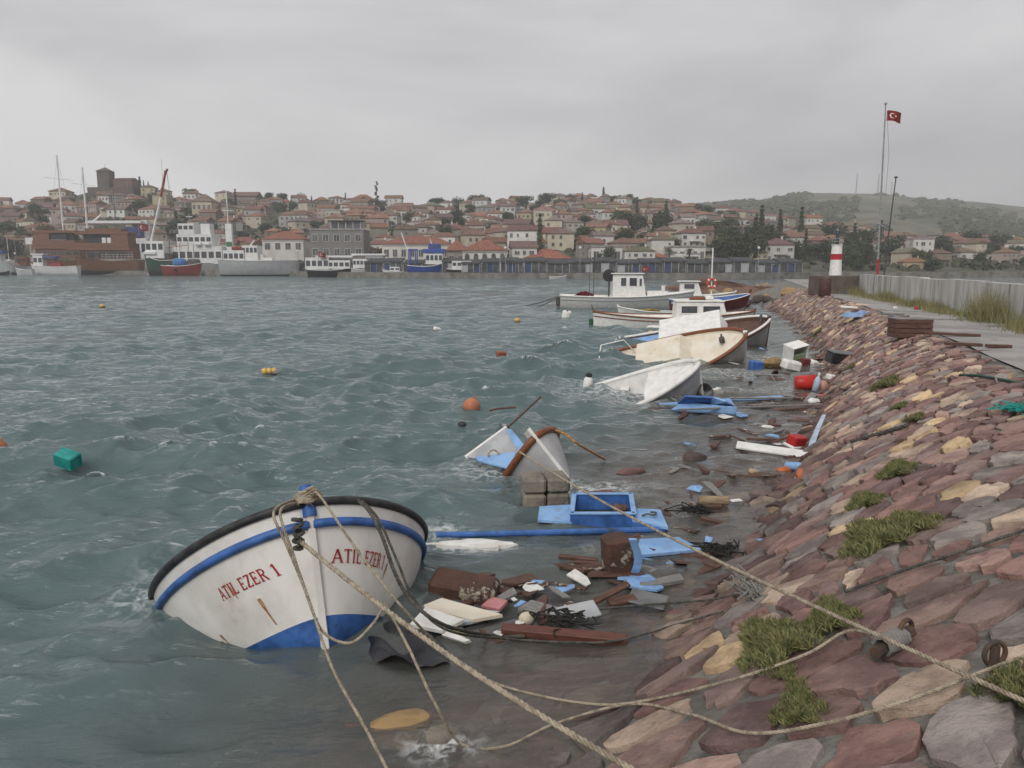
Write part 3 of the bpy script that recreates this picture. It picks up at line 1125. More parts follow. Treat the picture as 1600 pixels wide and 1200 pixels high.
# ---- white boat with wheelhouse
H7 = Hull(L=9.6, B=2.9, H=1.25, fl=.4, k=.62, ex=2.2, rake=.5, sheer=.32, stern=.80)
b7 = std_boat('fishing_boat', 'white fishing boat with tall wheelhouse moored by two stern lines', H7, white_paint, M('antifoul_dark', (.03, .035, .045), .6), white_paint, white_paint,
              rail_r=.05, vb=.30, post=white_paint, decks=((.80, .02, .98, cream_paint, 'deck'),), band=hull_grey, band_v=.8, band_r=.03)
pose_at(b7, H7.p(0, 1, -1), AT(876, 462, 54.5), -.03, 0, 0)
cabin_box(b7, -5.9, -3.5, 1.7, 1.55, 1.0, 2.85, white_paint, rake_f=.32, side_windows=((-5.35, -4.95, 2.0, 2.6), (-4.75, -4.2, 2.0, 2.6), (-4.05, -3.85, 2.0, 2.55)), front_windows=3, roof=white_paint, over=.15)
cabin_box(b7, -3.45, -1.5, 1.6, 1.35, 1.0, 1.65, white_paint, rake_f=.5, name='fore_cabin')
MB().lathe([(.05, -.06), (.42, -.05), (.45, 0), (.42, .05), (.05, .06)], 16, c=(-6.15, -.4, 2.75), rot=Euler((math.pi / 2, 0, 0))).build('net_drum', black_rubber, b7, True)
MB().tube([(-6.15, -.4, 1.0), (-6.15, -.4, 2.7)], .06, 6).build('drum_post', metal_dark, b7)
for x in (-7.55, -7.25):
    MB().tube([(x, -.5, 1.0), (x + .05, -.5, 4.4)], .022, 5).build('pole', metal_dark, b7)
MB().tube([(-4.7, .2, 2.9), (-4.7, .2, 4.0)], .02, 5).build('antenna', metal_grey, b7)
MB().box((-9.75, -.3, .9), (.3, .35, .7), bev=.06).build('outboard_motor', metal_dark, b7)
MB().tube([(-2.3, -.5, 1.7), (-2.3, -.5, 2.05)], .14, 8).build('vent_pipe', white_paint, b7)
heap = MB()
for k in range(60):
    a, r = random.uniform(0, 6.28), .75 * math.sqrt(random.random())
    z = .45 * (1 - (r / .8) ** 2) + .02
    q = Vector((r * math.cos(a), .6 * r * math.sin(a), z))
    heap.tube(catmull([q + Vector((random.uniform(-.3, .3), random.uniform(-.2, .2), -.1)), q, q + Vector((random.uniform(-.3, .3), random.uniform(-.2, .2), -.1))], 4), .05, 5)
ho = heap.build('fishing_net', M('net_red', (.16, .02, .03), .9, (.09, .015, .02), 9), None)
ho.location = b7.matrix_world @ Vector((-7.9, -.35, 1.13))
tag(ho, 'dark red fishing net heaped on the stern of the wheelhouse boat', 'net')

# ---- smaller boats among them
H8 = Hull(L=5.5, B=2.0, H=.95, fl=.35, k=.62, ex=2.2, rake=.4)
b8 = std_boat('motor_boat', 'small white motor boat with canopy top and a tall white mast', H8, white_paint, hull_grey, white_paint, white_paint, decks=((.8, .05, .98, white_paint, 'deck'),), vb=.3)
pose_at(b8, (0, 0, H8.H * 1.3), AT(1150, 456, 60), -.15, 0, 0)
cabin_box(b8, -4.3, -2.6, 1.4, 1.3, .9, 2.0, white_paint, rake_f=.35, side_windows=((-4.0, -3.2, 1.45, 1.85),), front_windows=2, roof=white_paint, over=.2)
MB().tube([(-1.9, -.3, .9), (-1.9, -.3, 4.6)], .055, 8).build('mast', white_paint, b8)
lr = thing('life_ring', 'orange and white life ring hung on the white mast', 'life ring', b8.matrix_world @ Vector((-1.9, -.42, 1.9)))
ring_mb((0, 0, 0), .33, .09).build('ring', M('ring_orange', (.55, .08, .03), .5), lr, True)
for k in range(4):
    a = math.pi / 4 + k * math.pi / 2
    MB().tube([(.33 * math.cos(a - .16), 0, .33 * math.sin(a - .16)), (.33 * math.cos(a + .16), 0, .33 * math.sin(a + .16))], .097, 8).build('band', white_paint, lr)
H9 = Hull(L=3.6, B=1.4, H=.65, fl=.35, k=.62, ex=2.2, rake=.3, stern=.8)
b9 = std_boat('dinghy', 'small open white dinghy with sea green inside, lying beyond the motor boat', H9, white_paint, hull_grey, M('sea_green', (.10, .28, .27), .6), white_paint, vb=.25)
pose_at(b9, (0, 0, H9.H * 1.3), AT(965, 479, 44.5), math.pi + .1, .05, 0)
for u in (.3, .55):
    a, b = H9.p(u, .7, 1, .04), H9.p(u, .7, -1, .04)
    MB().box((a + b) / 2, (.2, (a - b).length, .03)).build('thwart', varnish, b9)
yn = MB()
for k in range(30):
    q = Vector((random.uniform(-.5, .5), random.uniform(-.3, .3), random.uniform(0, .25)))
    yn.tube(catmull([q + Vector((-.2, .1, -.05)), q, q + Vector((.2, -.1, -.05))], 4), .035, 5)
yo = yn.build('fishing_net', M('net_yellow', (.40, .27, .06), .9), None)
yo.location = b9.matrix_world @ Vector((-1.9, 0, .55))
tag(yo, 'heap of yellow net lying in the small dinghy', 'net')
H10 = Hull(L=5.0, B=1.8, H=.9, fl=.35, k=.62, ex=2.2, rake=.35)
b10 = std_boat('wooden_boat', 'dark red wooden boat with blue inside and white gunwale, close to the rocks', H10, M('maroon', (.15, .03, .03), .5), hull_grey, blue_paint, white_paint, vb=.25, post=dark_wood, post_above=.3)
pose_at(b10, (0, 0, H10.H * 1.3), AT(1172, 459, 49), -.1, .06, .12)
# ---CHUNK5---
# ------------------------------------------------------------------ wreckage, floats and rubbish


def slab(name, label, cat, p, size, yaw, mat, tilt=(0, 0), bev=.008, group=None):
    o = MB().box((0, 0, 0), size, bev=bev).build(name, mat, None)
    o.location = p
    o.rotation_euler = (math.radians(tilt[0]), math.radians(tilt[1]), math.radians(yaw))
    return tag(o, label, cat, group)


def rock_mb(sx, sy, sz, seed, n=14, m=9, cuts=9):
    r = random.Random(seed)
    planes = [(Vector((r.gauss(0, 1), r.gauss(0, 1), r.gauss(0, .8))).normalized(), r.uniform(.62, .9)) for _ in range(cuts)]
    V = []
    for i in range(m + 1):
        th = math.pi * i / m
        for k in range(n):
            a = 2 * math.pi * k / n
            d = Vector((math.sin(th) * math.cos(a), math.sin(th) * math.sin(a), math.cos(th)))
            rad = 1.0
            for nn, dd in planes:
                c = d.dot(nn)
                if c > 1e-3:
                    rad = min(rad, dd / c)
            rad *= 1 + r.uniform(-.03, .03)
            V.append(Vector((d.x * rad * sx, d.y * rad * sy, d.z * rad * sz)))
    fs = [(i * n + k, (i + 1) * n + k, (i + 1) * n + (k + 1) % n, i * n + (k + 1) % n) for i in range(m) for k in range(n)]
    return MB().add(V, fs)


red_stone = M('red_stone', (.20, .11, .10), .9, (.13, .075, .07), 4, bump=.8, bscale=12, bdist=.04)
tan_stone = M('tan_stone', (.36, .24, .11), .9, (.25, .17, .09), 4, bump=.6, bscale=10, dirt=(.13, .10, .08), dlo=.6)
dark_stone = M('dark_stone', (.10, .075, .065), .85, (.06, .045, .04), 4, bump=.8, bscale=12, bdist=.04)


def rock(label, p, sx, sy, sz, mat, seed, yaw=0, group=None, name='rock'):
    o = rock_mb(sx, sy, sz, seed).build(name, mat, None, smooth=True)
    o.location = p
    o.rotation_euler = (0, 0, math.radians(yaw))
    return tag(o, label, 'rock', group)


def ball(name, label, cat, p, r, mat, squash=1.0, lug=None, group=None):
    t = thing(name, label, cat, p, group=group)
    MB().lathe([(r * math.sin(math.pi * k / 12) + .002, -r * squash * math.cos(math.pi * k / 12)) for k in range(13)], 18).build('float', mat, t, smooth='all')
    if lug:
        ring_mb((r * .35, 0, r * squash * .95), r * .22, r * .07, n=12, m=6).build('lug', lug, t, True)
    return t


# floats out on the water
ball('buoy', 'round orange brown buoy floating beyond the sunk grey rowing boat', 'buoy', W(737, 640) + Vector((0, 0, .07)), .18, buoy_orange, 1.0, buoy_orange)
ball('buoy', 'pale orange round buoy floating near the teal crate', 'buoy', W(-4, 706) + Vector((0, 0, .06)), .15, buoy_orange, 1.0, buoy_orange)
o = thing('float_drum', 'white drum float beside the brown trimmed motor boat', 'float', W(885, 496) + Vector((0, 0, .1)), (.2, .15, 0))
MB().lathe([(.24, -.26), (.27, -.22), (.27, .22), (.24, .27)], 16).build('drum', foam_white, o, True)
MB().lathe([(.05, .27), (.05, .32)], 8).build('cap', metal_dark, o)
ball('buoy', 'small yellow float on the open water off the motor boats', 'buoy', W(808, 502) + Vector((0, 0, .06)), .17, buoy_yellow, .7)
ball('buoy', 'small yellow float close beside the heeled boats', 'buoy', W(1017, 522) + Vector((0, 0, .05)), .15, buoy_yellow, .75)
ball('buoy', 'tiny yellow float far out in the middle of the harbour', 'buoy', W(160, 480) + Vector((0, 0, .08)), .2, buoy_yellow, .7)
ball('buoy', 'small pale float seen close to the white drum', 'buoy', W(882, 514) + Vector((0, 0, .02)), .16, foam_white, .5)
o = thing('float_marker', 'white upright float with black top near the sunk white boat', 'float', W(918, 604), (.08, .1, 0))
MB().lathe([(.10, -.1), (.12, 0), (.11, .20), (.07, .25)], 12).build('body', foam_white, o, True)
MB().lathe([(.05, .24), (.085, .27), (.08, .33), (.03, .36)], 10).build('top', black_rubber, o, True)
o = thing('float_bundle', 'yellow float and black plastic scrap drifting together on open water', 'float', W(424, 583))
for k in range(3):
    MB().lathe([(.02, -.08), (.09, -.05), (.10, 0), (.09, .05), (.02, .08)], 10, c=(-.18 + .12 * k, .03 * k, .05), rot=Euler((0, 1.2, .3 * k))).build('float', buoy_yellow, o, True)
MB().add([(0, -.06, 0), (.16, -.05, -.02), (.34, 0, .14), (.1, .07, .06), (0, .06, .03), (.15, 0, .1)], [(0, 1, 5), (1, 2, 5), (2, 3, 5), (3, 4, 5), (4, 0, 5), (0, 4, 3, 2, 1)]).build('scrap', black_plastic, o)
slab('floating_block', 'rust brown block drifting alone on the open water', 'block', W(783, 556) + Vector((0, 0, .05)), (.32, .22, .2), 20, M('rust_block', (.30, .10, .05), .8, (.2, .06, .03), 5), (8, 6), .03)
slab('foam_piece', 'white scrap of foam drifting on the open water', 'foam', W(683, 516) + Vector((0, 0, .05)), (.34, .22, .16), 35, foam_white, (20, 15), .03)
ball('net_float', 'small black float under the orange buoy', 'float', W(722, 663) + Vector((0, 0, .0)), .08, black_rubber, .7)
o = MB().tube(catmull([W(765, 644) + Vector((0, 0, .03)), W(780, 642) + Vector((0, 0, .05)), W(806, 641) + Vector((0, 0, .06))], 5), .02, 6).build('stick', dark_wood, None)
tag(o, 'thin dark stick floating beside the orange buoy', 'stick')

# teal crate
ct = thing('plastic_crate', 'teal plastic crate floating on edge in open water', 'crate', W(106, 728) + Vector((0, 0, .10)), (math.radians(-72), math.radians(14), math.radians(-14)))
for sx, sy, dx, dy in ((.30, .02, 0, -.1), (.30, .02, 0, .1), (.02, .2, -.15, 0), (.02, .2, .15, 0)):
    w = MB().box((dx, dy, 0), (sx, sy, .2), bev=.008).build('side', teal_plastic, ct)
    MB().box((dx * 1.03, dy * 1.03, .09), (sx + .02, sy + .015, .03), bev=.006).build('rim', teal_plastic, w)
MB().box((0, 0, -.09), (.29, .19, .02)).build('base', teal_plastic, ct)

# blue hatch frame with two deck panels
fr = thing('hatch_frame', 'blue open hatch frame with light blue deck panels, torn from a boat', 'wreckage', (0, 0, 0))
a, b, c, d = W(893, 822, .02), W(990, 822, .02), W(985, 790, .02), W(897, 790, .02)
for p, q in ((a, b), (b, c), (c, d), (d, a)):
    v = (q - p); ang = math.atan2(v.y, v.x)
    MB().box((p + q) / 2 + Vector((0, 0, .05)), (v.length, .035, .2), rot=Euler((0, 0, ang)), bev=.005).build('side_board', blue_paint, fr)
    MB().box((p + q) / 2 + Vector((0, 0, .155)), (v.length + .03, .06, .02), rot=Euler((0, 0, ang)), bev=.004).build('top_trim', light_blue, fr)
panel([W(840, 812, .06), W(893, 816, .07), W(895, 788, .10), W(843, 791, .07)], .03).build('deck_panel', light_blue, fr)
panel([W(988, 812, .11), W(1044, 824, .10), W(1032, 796, .11), W(986, 794, .12)], .03).build('deck_panel', light_blue, fr)
panel([W(988, 828, .0), W(1044, 832, .0), W(1044, 824, .09), W(988, 816, .09)], .03).build('deck_edge', blue_paint, fr)
MB().tube(catmull([W(1003, 806, .13), W(1012, 803, .15), W(1021, 805, .15), W(1025, 801, .14), (W(1016, 800, .14))], 5), .012, 6).build('rope_scrap', rope_dark, fr)
o = MB().tube(catmull([W(682, 836, .03), W(780, 834, .05), W(900, 831, .06), W(1042, 827, .05)], 6), .035, 10).build('blue_pole', blue_paint, None, True)
tag(o, 'long blue painted pole floating in front of the hatch frame', 'pole')
# second torn panel with post
o = panel([W(992, 868, .06), W(1075, 866, .10), W(1096, 855, .07), W(1062, 838, .10), W(1001, 842, .12)][:1] + [W(1096, 858, .06), W(1060, 839, .10), W(1000, 842, .10)], .03).build('deck_panel', light_blue, None)
tag(o, 'light blue deck panel floating by the brown wooden post', 'panel')
o = MB().grid([W(986 + 5 * math.sin(k * .5) + e * 12, 893 - k * 6.5, .05 + .05 * k) for k in range(9) for e in (0, 1)], 9, 2).build('curved_plank', light_blue, None)
sol = o.modifiers.new('thick', 'SOLIDIFY'); sol.thickness = .02
tag(o, 'curved light blue plank leaning on the brown wooden post', 'plank')
slab('wooden_post', 'squat brown broken wooden post standing in the shallows', 'post', W(966, 898) + Vector((0, .12, .14)), (.27, .24, .44), 12, brown_block, (3, -4), .03)
tag(MB().box((0, 0, 0), (.40, .06, .035), bev=.006).build('plank', dark_wood, None), 'short dark plank floating seaward of the wooden post', 'plank').location = W(903, 872, .03)
bpy.data.objects['plank'].rotation_euler = (.1, .02, -.25)
slab('plank', 'dark plank touching the foot of the wooden post', 'plank', W(925, 880, .02), (.36, .05, .03), -8, dark_wood, (4, 2))
# blocks
blk = thing('concrete_block', 'cracked grey stone block in four pieces standing in the water', 'block', W(853, 786), (0, 0, .12))
for sx in (-1, 1):
    for k in range(2):
        MB().box((sx * .150, .1, -.06 + .21 * k + .1), (.29, .42, .20), rot=Euler((random.uniform(-.02, .02), random.uniform(-.03, .03), random.uniform(-.04, .04))), bev=.035).build('block', block_stone, blk)
rock('flat reddish rock beside the cracked grey block', W(932, 782), .36, .22, .14, red_stone, 3, 15)
rock('small reddish rock at the blue hatch frame corner', W(968, 788), .20, .16, .13, red_stone, 5, 40)
rock('small dark rock awash next to the reddish rocks', W(905, 786), .12, .1, .08, dark_stone, 6)
rock('dark brown rock standing clear in the shallow water', W(1086, 720), .22, .16, .20, dark_stone, 8, 20)
rock('low brown rock barely above the water', W(985, 737), .24, .15, .06, red_stone, 9)
rock('small rock awash near the lone brown rock', W(1030, 640), .3, .15, .05, dark_stone, 19)
o = slab('timber_block', 'thick dark brown timber block floating by the lettered boat', 'timber', W(724, 938) + Vector((0, .1, .06)), (.62, .30, .24), -14, brown_block, (10, 5), .04)
for lab, pts, mat, z in (('cream stained board floating under the dark timber block', [(655, 948), (738, 968), (785, 960), (690, 934)], cream_paint, .05),
                         ('pale blue board end floating among the white sheets', [(712, 975), (748, 968), (780, 955), (735, 950)], M('pale_board', (.48, .54, .58), .6), .035),
                         ('broken white foam sheet floating beside the lettered boat', [(640, 975), (690, 985), (725, 968), (665, 948)], foam_white, .06),
                         ('pink scrap of board behind the white foam sheets', [(752, 946), (780, 952), (793, 938), (768, 932)], M('pink_board', (.50, .22, .22), .7), .04),
                         ('narrow white strip of foam trailing from the sheets', [(690, 992), (725, 1003), (735, 1000), (700, 985)], foam_white, .03)):
    o = panel([W(*p, z + .01 * i) for i, p in enumerate(pts)], .03).build('floating_board', mat, None)
    tag(o, lab, 'board')
o = MB()
n = 18
poly = [Vector((math.cos(2 * math.pi * k / n) * (.42 + .12 * math.sin(3 * k)), math.sin(2 * math.pi * k / n) * (.12 + .03 * math.sin(5 * k + 1)), 0)) for k in range(n)]
o.prism([(p.x, p.y) for p in poly], -.03, .025)
o = o.build('foam_sheet', foam_white, None); o.location = W(742, 852, .0)
tag(o, 'ragged white foam sheet floating under the blue pole', 'foam')
# crumpled black tarpaulin
P = []
for i in range(26):
    for j in range(16):
        u, v = i / 25, j / 15
        p = W(572 + 132 * u - 8 * v, 1034 - 58 * v + 10 * math.sin(3 * u), 0)
        z = .02 + .11 * abs(math.sin(5.1 * u + 2.2 * v) * math.sin(3.3 * v + 4 * u)) + .05 * math.sin(11 * u + 5 * v) * math.sin(9 * v)
        P.append(p + Vector((0, 0, z * math.sin(math.pi * min(1, max(0, u))) ** .5 - .02)))
o = MB().grid(P, 26, 16).build('tarpaulin', black_plastic, None, smooth='all')
tag(o, 'crumpled black plastic tarpaulin floating under the lettered bow', 'tarpaulin')
ball('float', 'cream squat float drifting by the long brown beam', 'float', W(823, 970) + Vector((0, 0, .02)), .068, M('cream_float', (.62, .55, .40), .5), .8)
ball('float', 'yellowish round float beside the black tarpaulin', 'float', W(717, 994) + Vector((0, 0, .0)), .07, M('yellow_float', (.50, .42, .22), .4), .9)
slab('beam', 'long dark brown wooden beam floating toward the bank', 'beam', W(881, 992, .03), (1.02, .10, .07), -7, M('red_wood', (.13, .05, .035), .6, (.09, .035, .025), 6, streak=(1, 8, 8)), (8, 2))
slab('panel', 'grey sheet panel floating behind the long brown beam', 'panel', W(898, 957, .05), (.42, .22, .025), 14, hull_grey, (10, -6))
slab('panel', 'dark grey sheet panel lying half awash next to the bank', 'panel', W(1012, 936, .04), (.34, .24, .02), -22, M('slate', (.17, .17, .17), .6), (6, 4))
slab('plank', 'broken dark red plank tilted up before the wooden post', 'plank', W(948, 930, .06), (.5, .07, .035), 28, dark_wood, (10, -14))
slab('plank', 'short dark red plank end beside the grey panel', 'plank', W(972, 938, .03), (.26, .12, .04), 14, dark_wood, (0, -6))
lg = MB().lathe([(.05, -.19), (.062, -.18), (.062, .18), (.05, .19)], 12, rot=Euler((0, math.pi / 2, 0))).build('log', M('log_wood', (.32, .24, .15), .8, (.2, .14, .09), 8, streak=(1, 6, 6)), None, True)
lg.location = W(1115, 782, .03); lg.rotation_euler = (0, 0, -.05); tag(lg, 'short pale log floating in the shallows', 'log')
slab('plastic_scrap', 'flat white plastic scrap beside the short log', 'plastic', W(1150, 782, .02), (.16, .08, .02), 15, foam_white)
weed = M('weed', (.02, .02, .018), .8)
for lab, px, py, s in (('dark tangle of weed and net by the light blue panel', 1125, 862, .20), ('dark knot of weed and twine behind the long beam', 880, 972, .22), ('small dark weed strands on the shallow water', 1085, 800, .12)):
    mb = MB()
    for k in range(40):
        q = W(px, py, .02) + Vector((random.gauss(0, s * .5), random.gauss(0, s * .35), random.uniform(0, .04)))
        mb.tube(catmull([q, q + Vector((random.gauss(0, .06), random.gauss(0, .05), random.uniform(0, .05))), q + Vector((random.gauss(0, .12), random.gauss(0, .08), 0))], 4), .008, 4)
    tag(mb.build('seaweed', weed, None), lab, 'seaweed')

# broken bits of boats all along the drift line
SC = []
for v in range(5):
    r_ = random.Random(700 + v)
    pts_ = [(-.5, -.5), (.35 + .1 * r_.random(), -.45), (.5, r_.uniform(-.2, .3)), (.2, .4), (-.42, .5)]
    mb = MB().prism([(a_, b_ * (.28 if v < 3 else .7)) for a_, b_ in pts_], -.05, .05)
    SC.append(mb.v and mb)
kinds_ = [('dark_plank_scrap', dark_wood, 0, 'splintered dark plank end', .30), ('blue_scrap', light_blue, 3, 'broken blue painted board scrap', .20), ('white_scrap', foam_white, 4, 'torn white foam scrap', .14), ('grey_plank_scrap', grey_wood, 1, 'grey splintered plank end', .30), ('brown_scrap', brown_block, 2, 'brown broken timber scrap', .24)]
SCM = [SC[k_[2]].mesh(k_[0], k_[1]) for k_ in kinds_]
line_ = [(700, 960), (780, 945), (860, 925), (930, 900), (1000, 890), (1060, 870), (1100, 790), (1130, 740), (1170, 700), (1190, 660), (1215, 640), (1235, 625), (1225, 600), (1240, 580), (1225, 560)]
for k in range(200):
    i_ = random.randrange(len(line_) - 1); f_ = random.random()
    px_ = line_[i_][0] + (line_[i_ + 1][0] - line_[i_][0]) * f_ + random.gauss(0, 62)
    py_ = line_[i_][1] + (line_[i_ + 1][1] - line_[i_][1]) * f_ + random.gauss(0, 17)
    q_ = W(px_, py_, .015)
    if q_.x > float(xs(q_.y)) + .25:
        q_ = S(px_, py_, .04)
    if px_ < 690:
        continue
    kk = random.choice([0, 0, 0, 0, 1, 2, 3, 3, 4, 4])
    o = link(kinds_[kk][0], SCM[kk]); o.location = q_
    L_ = kinds_[kk][4] * random.uniform(.5, 2.0) * (1.3 if q_.y > 14 else 1)
    o.scale = (L_, L_ * random.uniform(.6, 1.2), L_ * random.uniform(.3, .7))
    o.rotation_euler = (random.gauss(0, .12), random.gauss(0, .12), random.uniform(0, 6.28))
    tag(o, kinds_[kk][3] + ' drifting in the debris line', 'debris', 'debris along the foot of the bank')

# white plank with red box and blue oar against the bank
slab('plank', 'wide white plank washed against the bank', 'plank', W(1207, 703, .07), (1.12, .26, .04), -20, white_paint, (10, 4))
bx = thing('box', 'red and white box behind the wide white plank', 'box', W(1243, 694, .05), (.2, .1, .5))
MB().box((0, 0, .07), (.28, .2, .16), bev=.015).build('body', red_paint, bx)
MB().box((0, 0, -.03), (.34, .24, .05), bev=.015).build('lid', white_paint, bx)
o = MB().grid([W(1262 + 22 * f + e * (10 - 4 * f), 702 - 52 * f ** .8, .08 + .35 * f) for f in [k / 8 for k in range(9)] for e in (0, 1)], 9, 2).build('curved_plank', M('pale_blue', (.42, .5, .62), .6), None)
o.modifiers.new('thick', 'SOLIDIFY').thickness = .03
tag(o, 'pale blue curved plank standing up against the bank', 'plank')
slab('plank', 'thin dark red strip lying behind the red box', 'plank', W(1222, 686, .08), (.5, .05, .03), 25, dark_wood, (0, -8))
orange_plastic = M('orange_plastic', (.46, .13, .04), .5)


def bottle(label, p, rot, mat, cap, s=1.0):
    t = thing('bottle', label, 'bottle', p, rot)
    MB().lathe([(.03 * s, 0), (.05 * s, .01 * s), (.05 * s, .17 * s), (.03 * s, .22 * s), (.016 * s, .24 * s), (.016 * s, .27 * s)], 12).build('body', mat, t, smooth='all')
    MB().lathe([(.02 * s, .265 * s), (.02 * s, .295 * s)], 10).build('cap', cap, t)
    return t


bottle('orange plastic bottle lying at the bank foot, pointing seaward', S(1214, 738, .04), (1.45, .1, 1.9), orange_plastic, black_rubber, 1.2)
bottle('blue topped bottle lying across the orange bottles', S(1228, 728, .08), (1.4, .2, .6), light_blue, white_paint, 1.3)
bottle('orange plastic bottle wedged against the bank stones', S(1252, 738, .05), (1.5, -.2, -.4), orange_plastic, orange_plastic, 1.4)
bottle('white plastic bottle below the orange bottles', S(1243, 748, .03), (1.5, 0, .9), foam_white, blue_paint, 1.4)
slab('foam_block', 'small tan foam block in the shallows near the bottles', 'foam', W(1177, 738, .03), (.13, .1, .09), 20, M('tan_foam', (.42, .33, .22), .8), (8, 8), .02)

# blue wreckage below the white sunk boat
fw = thing('hull_wreckage', 'blue and light blue broken boat side lying in the shallows', 'wreckage')
panel([W(1030, 630, .10), W(1080, 632, .16), W(1150, 636, .14), W(1140, 622, .16)], .03).build('deck_panel', light_blue, fw)
panel([W(1048, 640, .04), W(1148, 646, .06), W(1152, 636, .20), W(1068, 628, .18)], .04).build('side_panel', light_blue, fw)
panel([W(1058, 632, .12), W(1108, 634, .12), W(1114, 622, .36), W(1070, 620, .34)], .04).build('cabin_panel', blue_paint, fw)
panel([W(1108, 634, .14), W(1150, 636, .14), W(1134, 628, .30), W(1116, 622, .34)], .04).build('top_panel', light_blue, fw)
o = MB().box((0, 0, 0), (1.3, .16, .06), bev=.02).build('blue_plank', light_blue, None)
o.location = W(1180, 623, .05); o.rotation_euler = (.1, -.03, .12); tag(o, 'long light blue plank leading from the blue wreckage to the bank', 'plank')
for lab, p0, p1, r in (('long grey pole floating in front of the blue wreckage', (1060, 640, .16), (1285, 632, .12), .022), ('dark pole lying in the debris line', (1140, 622, .1), (1238, 622, .1), .025),
                       ('thin stick standing aslant in the debris', (1205, 586, .5), (1226, 622, .05), .014), ('short dark pole floating below the cream boat', (1178, 585, .06), (1222, 587, .06), .03)):
    o = MB().tube([W(*p0), W(*p1)], r, 6).build('pole', grey_wood, None); tag(o, lab, 'pole')
bk = thing('bucket', 'black bucket tipped on its side by the sunk white boat', 'bucket', W(1097, 614, .1), (1.1, .4, .3))
MB().lathe([(.15, -.15), (.19, .15), (.17, .15), (.13, -.13)], 16).build('shell', black_plastic, bk, smooth='all')
ring_mb((0, 0, .15), .19, .012, axis=0).build('rim', metal_dark, bk, True)
slab('plastic_bag', 'bulging white plastic bag next to the black bucket', 'bag', W(1121, 612, .08), (.3, .2, .22), 30, foam_white, (20, 15), .09)
rb = thing('bucket', 'red plastic bucket lying on its side by the bank', 'bucket', W(1258, 598, .17), (math.radians(88), 0, math.radians(80)))
MB().lathe([(.14, -.24), (.17, -.2), (.20, .22), (.185, .22), (.15, -.19)], 18).build('shell', M('red_plastic', (.55, .03, .02), .4), rb, smooth='all')
ring_mb((0, 0, .22), .2, .015, axis=0).build('rim', M('red_plastic'), rb, True)
bottle('pale blue plastic bottle standing beside the red bucket', S(1273, 612, .05), (.1, .15, 0), M('pale_blue'), white_paint, 1.6)
ball('float', 'pinkish float washed up beside the red bucket', 'float', S(1285, 604, .12), .14, M('pink_float', (.50, .27, .20), .5), 1.1)
slab('foam_box', 'small white foam box on the bank past the red bucket', 'box', S(1301, 590, .08), (.30, .22, .14), 20, foam_white, (6, 10), .02)
slab('red_board', 'red board scrap at the foot of the bank', 'board', S(1277, 619, .05), (.5, .2, .05), 10, M('red_plastic'), (8, 4))
slab('plastic_jug', 'dirty white jug lying below the red board scrap', 'jug', S(1272, 628, .06), (.3, .17, .16), 15, foam_white, (8, 10), .06)
wb = thing('cool_box', 'white cool box with open front washed against the bank', 'box', W(1243, 550, .25), (math.radians(14), math.radians(-10), .4))
for pp, ss in (((0, .22, 0), (.62, .04, .5)), ((-.3, 0, 0), (.04, .46, .5)), ((.3, 0, 0), (.04, .46, .5)), ((0, 0, .25), (.64, .5, .04)), ((0, 0, -.25), (.64, .5, .04))):
    MB().box(pp, ss, bev=.012).build('side', white_paint, wb)
MB().box((0, -.1, -.12), (.5, .2, .2), bev=.02).build('contents', M('green_foam', (.22, .30, .18), .7), wb)
rock('tan foam lump like a sack floating below the cream boat', W(1206, 568, .1), .34, .28, .22, M('sack', (.28, .19, .09), .9, (.2, .13, .06), 5, bump=.6), 21, name='sack')
bpy.data.objects['sack']['category'] = 'sack'
slab('foam_block', 'big white foam block next to the tan sack', 'foam', W(1236, 571, .12), (.55, .35, .3), 12, foam_white, (8, 12), .06)
slab('box', 'dark red box jammed between the foam blocks', 'box', W(1258, 566, .12), (.28, .2, .24), 10, M('maroon'), (5, 8), .03)
slab('crate', 'blue plastic crate floating at the cream boat bow', 'crate', W(1181, 571, .1), (.36, .3, .26), 8, blue_paint, (5, 5), .03)
slab('foam_block', 'small white foam block stranded at the foot of the bank', 'foam', S(1270, 568, .1), (.3, .25, .22), 30, foam_white, (12, 10), .05)
bt = thing('battery_box', 'black rectangular box stranded on the bank stones', 'box', S(1314, 560, .14), (math.radians(10), math.radians(8), math.radians(14)))
MB().box((0, 0, 0), (.80, .35, .30), bev=.03).build('body', black_plastic, bt)
MB().box((0, 0, .165), (.82, .37, .05), bev=.02).build('lid', M('grey_lid', (.16, .16, .16), .6), bt)
# things up on the crest
cb = thing('wooden_crate', 'dark brown wooden crate standing on the edge of the path', 'crate', S(1427, 526, .02) + Vector((0, .2, .20)), (0, 0, math.radians(-8)))
for k in range(4):
    MB().box((0, -.28, -.17 + .115 * k), (.86, .03, .105), bev=.006).build('slat', dark_wood, cb)
    MB().box((-.42, 0, -.17 + .115 * k), (.03, .53, .105), bev=.006).build('slat', dark_wood, cb)
    MB().box((.42, 0, -.17 + .115 * k), (.03, .53, .105), bev=.006).build('slat', dark_wood, cb)
    MB().box((0, .28, -.17 + .115 * k), (.86, .03, .105), bev=.006).build('slat', dark_wood, cb)
MB().box((0, 0, .235), (.90, .6, .03), bev=.006).build('lid', grey_wood, cb)


